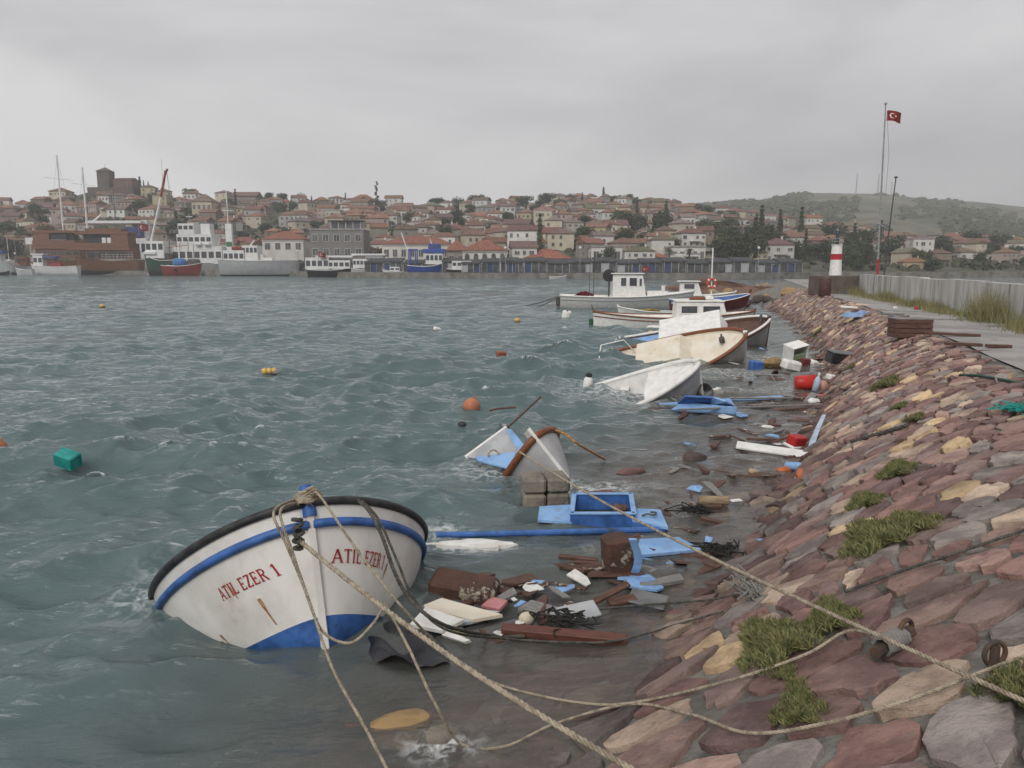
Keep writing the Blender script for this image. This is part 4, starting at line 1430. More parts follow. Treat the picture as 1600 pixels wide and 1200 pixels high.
def cloth(name, label, cat, p, lx, ly, h, mat, yaw, seed):
    r = random.Random(seed)
    ph = [r.uniform(0, 6) for _ in range(4)]
    P = []
    for i in range(20):
        for j in range(12):
            u, v = i / 19 - .5, j / 11 - .5
            z = h * (1 - 3.4 * u * u) * (1 - 3.4 * v * v) * (.55 + .45 * math.sin(9 * u + ph[0]) * math.sin(8 * v + ph[1])) + .02
            P.append((u * lx * (1 + .1 * math.sin(7 * v + ph[2])), v * ly * (1 + .15 * math.sin(6 * u + ph[3])), max(z, .012)))
    o = MB().grid(P, 20, 12, flip=True).build(name, mat, None, smooth='all')
    o.location = p; o.rotation_euler = (0, 0, yaw)
    return tag(o, label, cat)


cloth('tarpaulin', 'crumpled pale blue tarpaulin on the crest of the bank', 'tarpaulin', S(1343, 496, .02), 1.35, .8, .30, M('tarp_blue', (.22, .33, .50), .6), .1, 3)
cloth('tarpaulin', 'bright blue tarpaulin heap at the end of the concrete wall', 'tarpaulin', W(1320, 459, PATH_Z + .03), 1.5, .9, .50, M('tarp_bright', (.03, .08, .42), .5), .0, 4)
slab('plastic_sack', 'white sack on the path near the bank crest', 'bag', W(1327, 481, PATH_Z + .05), (.7, .3, .14), 20, foam_white, (0, 4), .06)
for lab, px, py, L_, yaw, m_ in (('dark timber plank on the path beyond the crate', 1487, 524, 1.2, -12, dark_wood), ('brown timber lying at the path edge', 1505, 540, .7, -8, dark_wood),
                                 ('short brown timber piece farther along the path edge', 1560, 543, .5, 4, dark_wood), ('grey driftwood plank lying at the crest by the pale tarpaulin', 1395, 492, .8, 12, grey_wood)):
    slab('plank', lab, 'plank', S(px, py, .05) + Vector((0, 0, .03)), (L_, .12, .06), yaw, m_, (2, 2))
slab('red_scrap', 'small red scrap on the path by the wall', 'scrap', W(1433, 482, PATH_Z + .07), (.22, .16, .14), 20, red_paint, (5, 5), .03)
slab('plastic_bottle', 'small white plastic scrap on the path', 'plastic', W(1399, 481, PATH_Z + .06), (.16, .12, .1), 10, foam_white, (5, 5), .03)
helix_rope([S(1500, 586, .05), S(1530, 587, .05), S(1565, 593, .05), S(1598, 600, .05), S(1640, 612, .05)], .022, M('hose_green', (.02, .07, .05), .5), 'hose', 'dark green hose lying across the top of the bank', 'hose', strands=1)
mb = MB()
for k in range(90):
    q = S(1592, 642, .04) + Vector((random.gauss(0, .11), random.gauss(0, .08), abs(random.gauss(0, .03))))
    mb.tube(catmull([q, q + Vector((random.gauss(0, .06), random.gauss(0, .05), .03)), q + Vector((random.gauss(0, .1), random.gauss(0, .08), 0))], 3), .006, 4)
tag(mb.build('net_scrap', teal_plastic, None), 'teal net scrap caught on the upper bank stones', 'net')

# submerged rocks in the foreground shallows
rock('tan rock just breaking the surface in the shallows', W(640, 1140, -.075), .30, .20, .09, tan_stone, 31, 10)
rock('large purple rock under the shallow water before the bow', W(545, 1190, -.22), .5, .35, .2, red_stone, 32, 30)
rock('whitish broken rock beside the tan rock', W(690, 1160, -.06), .16, .14, .09, block_stone, 33, 10)
sub = [(700, 1100), (780, 1080), (760, 1150), (860, 1150), (840, 1050), (930, 1080), (900, 1000), (985, 1020), (1010, 960), (1060, 950), (800, 1010), (740, 1060), (1090, 890), (1130, 850), (1000, 880), (900, 910), (1060, 840)]
for k, (px, py) in enumerate(sub):
    p = W(px, py, 0)
    p.z = min(g(p.x, p.y), -.06) - .02
    rock('purple brown stone lying under the shallow water', p, random.uniform(.16, .3), random.uniform(.13, .22), random.uniform(.05, .1), random.choice([red_stone, red_stone, dark_stone, block_stone]), 50 + k, random.uniform(0, 180), 'stones under the shallows')

# ------------------------------------------------------------------ ropes
stem_top = MW1 @ Vector((-.02, 0, H1.H * 1.3 + .05))
ringp = AT(465, 836, 5.22)
coil = []
ax = (MW1.to_3x3() @ Vector((0, 0, 1))).normalized()
e1 = ax.orthogonal().normalized(); e2 = ax.cross(e1)
for k in range(90):
    a = k * .42
    coil.append(stem_top + ax * (-.06 + .11 * (k / 90) + .012 * math.sin(k * 1.7)) + (e1 * math.cos(a) + e2 * math.sin(a)) * (.085 + .02 * math.sin(k * .9)))
helix_rope(coil, .014, rope_mat, 'rope_coil', 'coil of tan rope wound round the stem head of the lettered boat', 'rope')
helix_rope([stem_top + Vector((-.09, -.05, .0)), AT(428, 800, 5.08), AT(447, 850, 5.0), AT(470, 905, 4.93), AT(492, 965, 4.85), AT(520, 1045, 4.6), AT(575, 1145, 4.25), AT(640, 1270, 3.95)],
           .0105, rope_mat, 'mooring_rope', 'tan rope hanging from the stem head down into the near shallows', 'rope')
helix_rope([stem_top + Vector((-.07, -.06, -.02)), AT(438, 800, 5.06), AT(456, 860, 4.98), AT(480, 930, 4.9), AT(503, 985, 4.82), AT(545, 1005, 4.8), AT(580, 978, 4.82), AT(602, 943, 4.85)],
           .0105, rope_mat, 'mooring_rope', 'tan rope looping from the stem head to the knot on the thick line', 'rope')
end = S(1180, 1310, .03)
p0, p1 = ringp + Vector((0, -.05, 0)), end
ln = [p0.lerp(p1, k / 10) - Vector((0, 0, .22 * math.sin(math.pi * k / 10))) * .5 for k in range(11)]
helix_rope(ln, .0165, rope_mat, 'mooring_line', 'thick tan mooring line running from the lettered bow to the near bank', 'rope')
kn = [AT(467, 836, 5.15) + Vector(((.026 + .010 * math.sin(k * .23)) * math.cos(k * .55), -.028 * math.sin(k * .55) - .01, .12 - .0026 * k + .012 * math.sin(k * .31))) for k in range(90)]
helix_rope(kn, .014, rope_dark, 'rope_knot', 'dark knotted rope hanging on the stem of the lettered boat', 'rope')
helix_rope([AT(602, 943, 4.86), AT(640, 1015, 4.55), AT(680, 1100, 4.3), W(722, 1163, .02), W(790, 1166, .03), W(870, 1130, .03), S(985, 1100, .05), S(1080, 1116, .06), S(1170, 1145, .07), S(1290, 1130, .07), S(1430, 1090, .08), S(1560, 1040, .08), S(1640, 1012, .08)],
           .0095, rope_mat, 'mooring_rope', 'slack tan rope dipping into the shallows and lying over the bank', 'rope')
helix_rope([stem_top + Vector((.06, -.04, .03)), AT(500, 775, 5.25), AT(560, 862, 5.0), AT(640, 962, 4.8), W(720, 1040, .05), W(800, 1076, .04), W(915, 1099, .04), S(1000, 1096, .05), S(1150, 1060, .07), S(1260, 1022, .08), S(1330, 985, .10), S(1400, 1008, .08)],
           .0095, rope_mat, 'mooring_rope', 'tan rope from the stem head to the rusty fitting on the bank', 'rope')
g0 = AT(812, 706, 10.4)
g1 = S(1650, 1118, .10)
ln = [g0.lerp(g1, k / 12) - Vector((0, 0, .10 * math.sin(math.pi * k / 12))) for k in range(13)]
helix_rope(ln, .0125, rope_mat, 'mooring_line', 'taut tan line from the sunk grey rowing boat to the bank', 'rope')
helix_rope([AT(560, 782, 5.55), AT(578, 800, 5.35), AT(598, 840, 5.15), AT(615, 890, 5.05), AT(640, 935, 5.0), AT(690, 975, 4.95), W(760, 992, .05), W(820, 994, .04)],
           .014, rope_dark, 'mooring_rope', 'black rope hanging over the gunwale of the lettered boat', 'rope')
helix_rope([AT(566, 783, 5.6), AT(592, 812, 5.3), AT(622, 880, 5.1), AT(648, 938, 5.02), AT(700, 985, 4.95), W(790, 998, .05), W(900, 1004, .04), W(970, 1000, .05), S(1060, 975, .05), S(1130, 955, .06)],
           .010, rope_dark, 'mooring_rope', 'thin black rope running from the gunwale toward the bank', 'rope')
helix_rope([AT(868, 672, 10.4), AT(886, 680, 10.4), AT(905, 695, 10.3), W(945, 718, .04)], .016, rope_orange, 'mooring_rope', 'orange rope trailing from the grey rowing boat bow', 'rope')
helix_rope([W(930, 952, .06), W(1010, 945, .07), S(1100, 938, .06), S(1150, 930, .07)], .010, rope_dark, 'rope', 'thin dark rope crossing the shallows to the bank', 'rope')
helix_rope([S(1320, 925, .06), S(1400, 895, .07), S(1500, 862, .07), S(1640, 815, .08)], .012, rope_dark, 'rope', 'long dark rope lying up the bank stones', 'rope')
helix_rope([S(1330, 690, .06), S(1365, 680, .07), S(1420, 664, .07)], .03, rope_dark, 'rope', 'short dark rope lying above the white plank', 'rope')
helix_rope([AT(873, 463, 54.0), AT(850, 471, 50), W(830, 476, .1), W(815, 479, 0)], .03, rope_dark, 'mooring_rope', 'dark stern line of the wheelhouse boat slanting into the water', 'rope', strands=1)
helix_rope([AT(876, 464, 54.0), AT(862, 470, 50), W(845, 478, .1), W(835, 482, 0)], .03, rope_dark, 'mooring_rope', 'second stern line of the wheelhouse boat', 'rope', strands=1)
# rusty fitting on the bank where ropes are tied
ft = thing('mooring_ring', 'rusty iron fitting wound with grey rope on the bank', 'mooring ring', S(1395, 1012, .03), (0, 0, .6))
MB().tube([(-.18, 0, .02), (.18, 0, .05)], .035, 8).build('bar', M('rusty_iron', (.06, .045, .04), .8, (.12, .07, .04), 10), ft)
ring_mb((.12, 0, .06), .07, .014).build('ring', M('rusty_iron'), ft, True)
mb = MB()
mb.tube([Vector((-.12 + .0035 * k, .05 * math.cos(k * .8), .04 + .05 * math.sin(k * .8))) for k in range(60)], .012, 6)
mb.build('rope_winding', M('grey_rope', (.22, .21, .19), .9), ft, True)
ft = thing('mooring_ring', 'small rusty ring with a rope end higher on the bank', 'mooring ring', S(1552, 1045, .03), (0, 0, .2))
MB().tube([(0, 0, -.02), (0, 0, .12)], .022, 8).build('pin', M('rusty_iron'), ft)
ring_mb((0, 0, .08), .06, .012).build('ring', M('rusty_iron'), ft, True)
mb = MB()
for k in range(46):
    q = S(1180, 930, .03) + Vector((random.gauss(0, .05), random.gauss(0, .18), abs(random.gauss(0, .03))))
    mb.tube(catmull([q, q + Vector((random.gauss(0, .05), random.gauss(0, .10), .03)), q + Vector((random.gauss(0, .06), random.gauss(0, .2), 0))], 3), .008, 4)
tag(mb.build('rope_tangle', M('grey_rope'), None), 'tangle of grey old rope at the foot of the bank', 'rope')

# ------------------------------------------------------------------ plants on the bank


def plant_mb(rx, ry, h, n, seed):
    r = random.Random(seed)
    mb = MB()
    for _ in range(n):
        a, d = r.uniform(0, 6.28), math.sqrt(r.random())
        lump = .7 + .3 * math.sin(a * 3 + seed) * math.sin(d * 5)
        x, y = rx * d * math.cos(a) * lump, ry * d * math.sin(a) * lump
        top = h * (1 - d * d * .75) * r.uniform(.1, .8) * lump
        if r.random() < .62 * d * (1 + math.sin(7 * a + seed) * math.sin(9 * d)):
            continue
        base = Vector((x, y, top * .55))
        ln, w = r.uniform(.03, .095), r.uniform(.003, .007)
        dr = Vector((r.gauss(0, .38), r.gauss(0, .38), r.uniform(.35, 1))).normalized()
        sd_ = dr.cross(Vector((r.gauss(0, 1), r.gauss(0, 1), r.gauss(0, .3)))).normalized() * w
        tip = base + dr * ln
        mid = base + dr * ln * .55 + Vector((0, 0, .004))
        mb.add([base, mid - sd_, tip, mid + sd_], [(0, 1, 2, 3)])
    return mb


PL = [plant_mb(.58, .36, .2, 8500, 1), plant_mb(.5, .27, .16, 6000, 2), plant_mb(.3, .22, .13, 2600, 3)]
PLM = [m_.mesh('leaves', leaf_green) for m_ in PL]
STM = MB()
for k in range(14):
    a = random.uniform(0, 6.28)
    STM.tube([(0, 0, 0), (.08 * math.cos(a), .08 * math.sin(a), .05), (.2 * math.cos(a), .16 * math.sin(a), .07)], .005, 4)
STM = STM.mesh('stems', dark_wood)
for px, py, kind, sc, yaw, lab in ((1215, 1010, 0, 1.15, .5, 'large green cushion plant crossed by the taut line'), (1300, 968, 1, .9, .3, 'green plant spreading beside the large cushion plant'), (1250, 1108, 1, .72, .2, 'low green plant growing under the slack rope'), (1370, 845, 0, 1.25, .3, 'wide green plant half way up the bank'),
                                   (1425, 822, 1, 1.0, .4, 'green plant adjoining the wide plant up the bank'), (1352, 786, 1, .9, .3, 'round green plant just above the wide plant'), (1403, 737, 1, 1.0, .1, 'green plant above the tan stones'),
                                   (1388, 602, 2, 1.7, 0, 'isolated green tuft far up the bank'), (1408, 637, 2, .9, 0, 'small green tuft between pale stones'), (1230, 1055, 2, .5, 0, 'tiny dry tuft by the slack rope'), (1592, 1082, 2, 1.0, 0, 'brownish tuft at the upper stones by the taut line'),
                                   (1280, 520, 2, 1.6, 0, 'green tuft at the foot of the bank near the cool box'), (1432, 655, 2, .9, 0, 'low tuft between stones below the hose'), (1330, 575, 2, 1.0, 0, 'tuft growing beside the black box')):
    t = thing('shore_plant', lab, 'plant', S(px, py, .03), (0, 0, yaw), 'green plants growing on the bank')
    sc *= .86
    t.scale = (sc, sc, sc)
    n_ = Gn(t.location.x, t.location.y)
    t.rotation_euler = (n_.to_track_quat('Z', 'Y').to_matrix() @ Matrix.Rotation(yaw, 3, 'Z')).to_euler()
    link('leaves', PLM[kind], t)
    link('stems', STM, t)

# ------------------------------------------------------------------ wall, light tower, flagpole
wall_mat = M('wall_concrete', (.56, .545, .52), .9, (.38, .37, .35), 1.4, streak=(1, 1, .16), dirt=(.17, .165, .155), dscale=2.2, dlo=.52, dhi=.68, bump=.4, bscale=12)
yy = [10, 13, 16, 19] + [p.y for p in wl_] 
yy = sorted(yy)
wt = thing('concrete_wall', 'long stained grey concrete wall along the breakwater path', 'wall')
for k in range(len(yy) - 1):
    n_ = max(1, int((yy[k + 1] - yy[k]) / 3.2))
    for q in range(n_):
        ya, yb = yy[k] + (yy[k + 1] - yy[k]) * q / n_ + .012, yy[k] + (yy[k + 1] - yy[k]) * (q + 1) / n_ - .012
        pa, pb = Vector((float(xw(ya)) + .1, ya, PATH_Z - .05)), Vector((float(xw(yb)) + .1, yb, PATH_Z - .05))
        nrm = Vector((pb - pa)).cross(Vector((0, 0, 1))).normalized() * .35
        h = Vector((0, 0, 1.20 + .02 * math.sin(q * 3 + k)))
        MB().add([pa, pb, pb + nrm, pa + nrm, pa + h, pb + h, pb + nrm + h, pa + nrm + h],
                 [(0, 3, 2, 1), (4, 5, 6, 7), (0, 1, 5, 4), (1, 2, 6, 5), (2, 3, 7, 6), (3, 0, 4, 7)]).build('wall_panel', wall_mat, wt)
eb = slab('stone_pedestal', 'brown stone pedestal block at the far end of the wall', 'pedestal', W(1307, 461, PATH_Z) + Vector((.6, 1.6, .5)), (2.6, 1.6, 1.15), 12, M('brown_stone', (.14, .11, .09), .9, (.10, .08, .07), 2, bump=.4, bscale=8), (0, 0), .04)
dr_ = thing('barrel', 'dark rusty barrel standing by the stone pedestal', 'barrel', W(1288, 463, PATH_Z))
MB().lathe([(.30, 0), (.32, .03), (.32, .4), (.335, .42), (.335, .45), (.32, .47), (.32, .95), (.30, .98)], 16).build('drum', M('barrel_paint', (.05, .03, .03), .6, (.10, .04, .03), 4), dr_, smooth=True)
MB().lathe([(.05, .98), (.05, 1.0)], 8, c=(.15, 0, 0)).build('bung', metal_grey, dr_)
gmb = MB()
for k in range(15000):
    y = 11 + 35 * random.random() ** 1.3
    x = float(xw(y)) + .05 - abs(random.gauss(0, .38)) - .02
    if math.sin(y * 1.1) * math.sin(y * .37 + 1) < -.25 and random.random() < .8:
        continue
    h = random.uniform(.08, .34) * (2.4 if y < 24.5 else 1.2) * (1 + .5 * math.sin(y * .9))
    b_ = Vector((x, y, PATH_Z + .03)); lean = Vector((random.gauss(0, .3), random.gauss(0, .3), 1)).normalized()
    w_ = Vector((random.gauss(0, 1), random.gauss(0, 1), 0)).normalized() * .010
    gmb.add([b_ - w_, b_ + w_, b_ + lean * h + Vector((0, 0, 0))], [(0, 1, 2)])
go = gmb.build('dry_grass', leaf_dry, None, kind='stuff')
go['label'] = 'dry yellow green grass growing along the foot of the wall'; go['category'] = 'grass'

LT = AT(1305, 430, 54.0); LT.z = PATH_Z
lt = thing('harbour_light', 'small white harbour light tower with a red band', 'light tower', LT)
MB().lathe([(.44, -.6), (.42, .8), (.37, 2.05)], 20).build('tower_base', white_paint, lt, smooth=True)
MB().lathe([(.375, 2.05), (.36, 2.45)], 20).build('red_band', M('band_red', (.45, .02, .03), .5), lt, smooth=True)
MB().lathe([(.36, 2.45), (.34, 3.0), (.38, 3.02), (.38, 3.08)], 20).build('tower_top', white_paint, lt, smooth=True)
gl_ = MB()
for k in range(8):
    a = k * math.pi / 4
    gl_.tube([(.34 * math.cos(a), .34 * math.sin(a), 3.08), (.34 * math.cos(a), .34 * math.sin(a), 3.5)], .018, 5)
for z in (3.3, 3.5):
    gl_.tube([(.34 * math.cos(k * math.pi / 8), .34 * math.sin(k * math.pi / 8), z) for k in range(17)], .018, 5)
gl_.build('gallery_rail', metal_grey, lt)
MB().lathe([(.13, 3.08), (.13, 4.0), (.16, 4.02), (.10, 4.22), (.02, 4.3)], 12).build('lantern', glass_dark, lt, smooth=True)

FPY = 62.0
FB, FT_ = AT(1371, 432, FPY), AT(1384, 162, FPY)
fp = thing('flagpole', 'tall white flagpole with red lower part behind the wall', 'flagpole', (FB.x, FPY, PATH_Z))
loc = lambda p: Vector(p) - Vector((FB.x, FPY, PATH_Z))
MB().tube([loc((FB.x - .07, FPY, .3)), loc(FB), loc(AT(1371.7, 405, FPY))], .09, 10).build('red_section', M('band_red'), fp, True)
MB().tube([loc(AT(1371.7, 405, FPY)), loc(AT(1377, 300, FPY)), loc(FT_)], [.085, .07, .045], 10).build('pole', metal_grey, fp, True)
MB().lathe([(.02, -.1), (.11, -.04), (.11, .04), (.02, .1)], 10, c=loc(FT_)).build('finial', metal_grey, fp, True)
MB().tube([loc(AT(1386, 176, FPY)), loc(AT(1389, 240, FPY)), loc(AT(1378, 375, FPY))], .018, 5).build('halyard', metal_grey, fp)
MB().box(loc(AT(1376, 352, FPY)), (.5, .2, .12), rot=Euler((0, .5, 0)), bev=.03).build('bracket', metal_grey, fp)


def flag(label, p, w, h, seed, group=None, droop=.25):
    """a red flag with white crescent and star, hoist edge at p (its top corner), flying toward +X"""
    t = thing('flag', label, 'flag', p, None, group)

    def at(u, v, off):       # u along the fly 0..1, v down 0..1
        y = .10 * w * math.sin(6.5 * u + seed + 1.2 * v) * (.3 + u) + off
        return Vector((w * u * .96, y, -h * v - droop * h * u * u * .6 + .06 * h * math.sin(5 * u + seed)))
    n = 22
    MB().grid([at(i / n, j / 12, 0) for i in range(n + 1) for j in range(13)], n + 1, 13).build('cloth', M('flag_red', (.22, .009, .016), .8, (.16, .007, .011), 5), t, smooth='all')
    cx, cy, R_ = .36, .5, .25
    for off in (-.012 * w, .012 * w):
        V, fs = [], []
        m = 26
        for k in range(m + 1):
            a = math.radians(42 + (360 - 84) * k / m)
            V.append((cx + R_ * math.cos(a) * h / w, cy + R_ * math.sin(a)))
            # inner circle
            ib = math.radians(52 + (360 - 104) * k / m)
            V.append((cx + (.062 + .2 * math.cos(ib)) * h / w, cy + .2 * math.sin(ib)))
        P = [at(a, b, off) for a, b in V]
        MB().add(P, [(2 * k, 2 * k + 1, 2 * k + 3, 2 * k + 2) for k in range(m)]).build('crescent', foam_white, t)
        S_ = []
        for k in range(10):
            r_ = .125 if k % 2 == 0 else .05
            a = math.pi + k * math.pi / 5
            S_.append(at(cx + (.30 + r_ * math.cos(a)) * h / w, cy + r_ * math.sin(a), off))
        c_ = at(cx + .30 * h / w, cy, off)
        MB().add(S_ + [c_], [(k, (k + 1) % 10, 10) for k in range(10)]).build('star', foam_white, t)
    return t


flag('red flag with white crescent and star flying from the tall flagpole', AT(1386.5, 173, FPY), 1.2, .78, .6)
lp = thing('leaning_pole', 'thin dark leaning pole standing before the wall', 'pole', W(1378, 461, PATH_Z))
q0 = W(1378, 461, PATH_Z)
MB().tube([(0, 0, -.1), AT(1388, 370, q0.y) - q0, AT(1400, 277, q0.y) - q0], [.045, .04, .03], 8).build('pole', metal_dark, lp, True)
MB().box(AT(1400, 277, q0.y) - q0, (.16, .1, .1), bev=.02).build('pole_head', metal_dark, lp)

# earth and boulders at the head of the breakwater
mb = MB(); P = []
for i in range(41):
    for j in range(25):
        u, v = i / 40, j / 24
        c0 = W(1085, 458, 0).lerp(W(1300, 458, .8), u)
        x, y = c0.x + 1.0 * math.sin(9 * v), c0.y + 30 * v - 4
        e = math.sin(math.pi * min(1, u * 1.25 + .02)) ** .5 * math.sin(math.pi * v) ** .6 if u < .8 else math.sin(math.pi * v) ** .6
        z = 2.0 * e * (.75 + .25 * math.sin(7 * u + 1) * math.sin(5 * v + 2)) + .15 * math.sin(23 * u) * math.sin(17 * v) - .3
        P.append((x, y, z))
mb.grid(P, 41, 25, flip=True)
mound = struct('earth_mound', mb, M('red_earth', (.20, .115, .075), .95, (.13, .085, .065), .5, bump=.7, bscale=3, bdist=.2, dirt=(.10, .08, .07), dscale=1.2), True)
for k in range(58):
    px = random.uniform(1105, 1285)
    py = random.uniform(446, 474) - abs(px - 1220) * .03
    if px > 1225:
        py = min(py, 458)
    p = W(px, py, .35 if px < 1230 else 1.0)
    r = random.uniform(.3, .85)
    rock('weathered tan and brown boulder at the head of the breakwater', p, r, r * .8, r * .6, random.choice([tan_stone, tan_stone, red_stone, block_stone, dark_stone]), 200 + k, random.uniform(0, 180), 'boulders at the breakwater head', 'boulder')
# ---CHUNK6---
# ------------------------------------------------------------------ the town across the harbour
PX_R = [-400, 0, 90, 140, 185, 235, 300, 420, 560, 640, 720, 800, 870, 940, 1000, 1060, 1120, 1200, 1300, 1400, 1500, 1600, 2100]
PY_R = [336, 332, 322, 308, 301, 305, 317, 322, 325, 329, 333, 328, 324, 322, 330, 331, 340, 356, 366, 382, 390, 393, 396]
D_R = [400, 400, 400, 400, 400, 400, 405, 420, 430, 430, 430, 430, 430, 430, 420, 400, 380, 350, 335, 325, 320, 320, 320]
PX_0 = [-400, 0, 300, 420, 500, 560, 780, 1150, 1300, 1600, 2100]
D_0 = [268, 262, 250, 236, 214, 196, 178, 176, 190, 205, 215]


def hill_z(px, D):
    dr, d0 = np.interp(px, PX_R, D_R), np.interp(px, PX_0, D_0)
    zr = CAM_H + (415 - np.interp(px, PX_R, PY_R)) / F * dr
    f = (D - d0 - 24) / (dr - d0 - 24)
    z = 1.3 + (zr - 1.3) * np.clip(f, 0, 1) ** .92
    return float(np.where(f > 1, zr - (D - dr) * .12, z))


def TP(px, D):
    """the place on the town's ground at bearing px and distance D"""
    return Vector(((px - 800) / F * D, D, hill_z(px, D)))


mb = MB(); P = []
pxs = np.linspace(-400, 2100, 110)
fr_ = [0, .02, .06] + [.1 + .9 * k / 28 for k in range(29)] + [1.15, 1.4]
for px in pxs:
    d0, dr = float(np.interp(px, PX_0, D_0)), float(np.interp(px, PX_R, D_R))
    P.append(((px - 800) / F * d0, d0, -3.0))
    for f in fr_:
        D = d0 + (dr - d0) * f
        q = TP(px, D)
        P.append((q.x, q.y, q.z + (.5 * math.sin(px * .11 + D * .07) * math.sin(D * .13) if f > .12 else 0)))
mb.grid(P, len(pxs), len(fr_) + 1)
struct('hillside', mb, M('town_ground', (.10, .095, .07), .95, (.05, .06, .035), .12, dirt=(.19, .165, .13), dscale=.08, dlo=.55, coords='Object'), True)
# stone edge of the quay
mb = MB()
for k in range(len(pxs) - 1):
    a, b = [Vector(((p - 800) / F * d, d - .4, 0)) for p, d in ((pxs[k], np.interp(pxs[k], PX_0, D_0)), (pxs[k + 1], np.interp(pxs[k + 1], PX_0, D_0)))]
    mb.add([a + Vector((0, 0, -1)), b + Vector((0, 0, -1)), b + Vector((0, 0, 1.36)), a + Vector((0, 0, 1.36)), a + Vector((0, 3, 1.36)), b + Vector((0, 3, 1.36))], [(0, 1, 2, 3), (3, 2, 5, 4)])
struct('quay', mb, M('quay_stone', (.22, .21, .19), .9, (.15, .14, .125), .6, dirt=(.07, .065, .055), dscale=.4, dlo=.5))
# the farther hill beyond the town
PX_H = [820, 1000, 1060, 1100, 1180, 1230, 1290, 1345, 1400, 1440, 1500, 1560, 1600, 1800, 2300]
PY_H = [352, 338, 328, 322, 315, 307, 305, 307, 311, 315, 319, 324, 327, 336, 350]
mb = MB(); P = []
pxh = np.linspace(820, 2300, 120)
fh = [k / 26 for k in range(27)] + [1.15, 1.35]


def far_z(px, f):
    zr = CAM_H + (415 - float(np.interp(px, PX_H, PY_H))) / F * 1000
    z = 8 + (zr - 8) * min(f, 1) ** .85 * (1 if f <= 1 else 1 - .25 * (f - 1))
    return z + 1.6 * math.sin(px * .045 + f * 9) * min(f * 3, 1) * (1 - .6 * f)


for px in pxh:
    for f in fh:
        D = 420 + 580 * f
        P.append(((px - 800) / F * D, D, far_z(px, f)))
mb.grid(P, len(pxh), len(fh))
struct('hills', mb, M('dry_hill', (.15, .135, .09), .95, (.075, .08, .048), .03, dirt=(.045, .056, .032), dscale=.018, dlo=.44, dhi=.58), True)
scrub = MB()
for k in range(5200):
    px, f = random.uniform(830, 2000), random.random() ** .8
    if math.sin(px * .021 + 3 * f) + .6 * math.sin(px * .057 - 7 * f) + (1.0 if px < 1330 and f < .97 else 0) + (.8 if f < .55 else 0) < random.uniform(.2, 1.0):
        continue
    D = 420 + 580 * f
    c = Vector(((px - 800) / F * D, D, far_z(px, f)))
    r = random.uniform(1.2, 3.4)
    for q in range(9):
        d = Vector((random.gauss(0, 1), random.gauss(0, 1), abs(random.gauss(0, .8)))).normalized()
        p = c + Vector((d.x * r, d.y * r, d.z * r * .9))
        a, b = d.orthogonal().normalized() * r * .6, d.cross(d.orthogonal()).normalized() * r * .6
        th = random.uniform(0, 3)
        a, b = a * math.cos(th) + b * math.sin(th), b * math.cos(th) - a * math.sin(th)
        scrub.add([p - a - b, p + a - b, p + a * .8 + b, p - a * .8 + b], [(0, 1, 2, 3)])
so = scrub.build('scrub', M('scrub_green', (.045, .055, .028), .9, (.07, .075, .04), .05), None, kind='stuff')
so['label'] = 'dark scrub and low trees covering the far hill'; so['category'] = 'scrub'

# ---- trees


def crown_mb(lobes, n, size, seed, flat=.75):
    r = random.Random(seed)
    mb = MB()
    for (cx, cy, cz, R_) in lobes:
        for _ in range(n):
            d = Vector((r.gauss(0, 1), r.gauss(0, 1), r.gauss(0, 1))).normalized()
            rr = R_ * (r.random() ** .33) * r.uniform(.8, 1.12)
            p = Vector((cx, cy, cz)) + Vector((d.x * rr, d.y * rr, d.z * rr * flat))
            nrm = (d + Vector((r.gauss(0, .5), r.gauss(0, .5), r.gauss(0, .5)))).normalized()
            a = nrm.orthogonal().normalized(); b = nrm.cross(a)
            th = r.uniform(0, 6.28); s_ = size * r.uniform(.5, 1.2)
            a, b = (a * math.cos(th) + b * math.sin(th)) * s_, (b * math.cos(th) - a * math.sin(th)) * s_ * .6
            mb.add([p - a, p - b * .8, p + a, p + b * .8], [(0, 1, 2, 3)])
    return mb


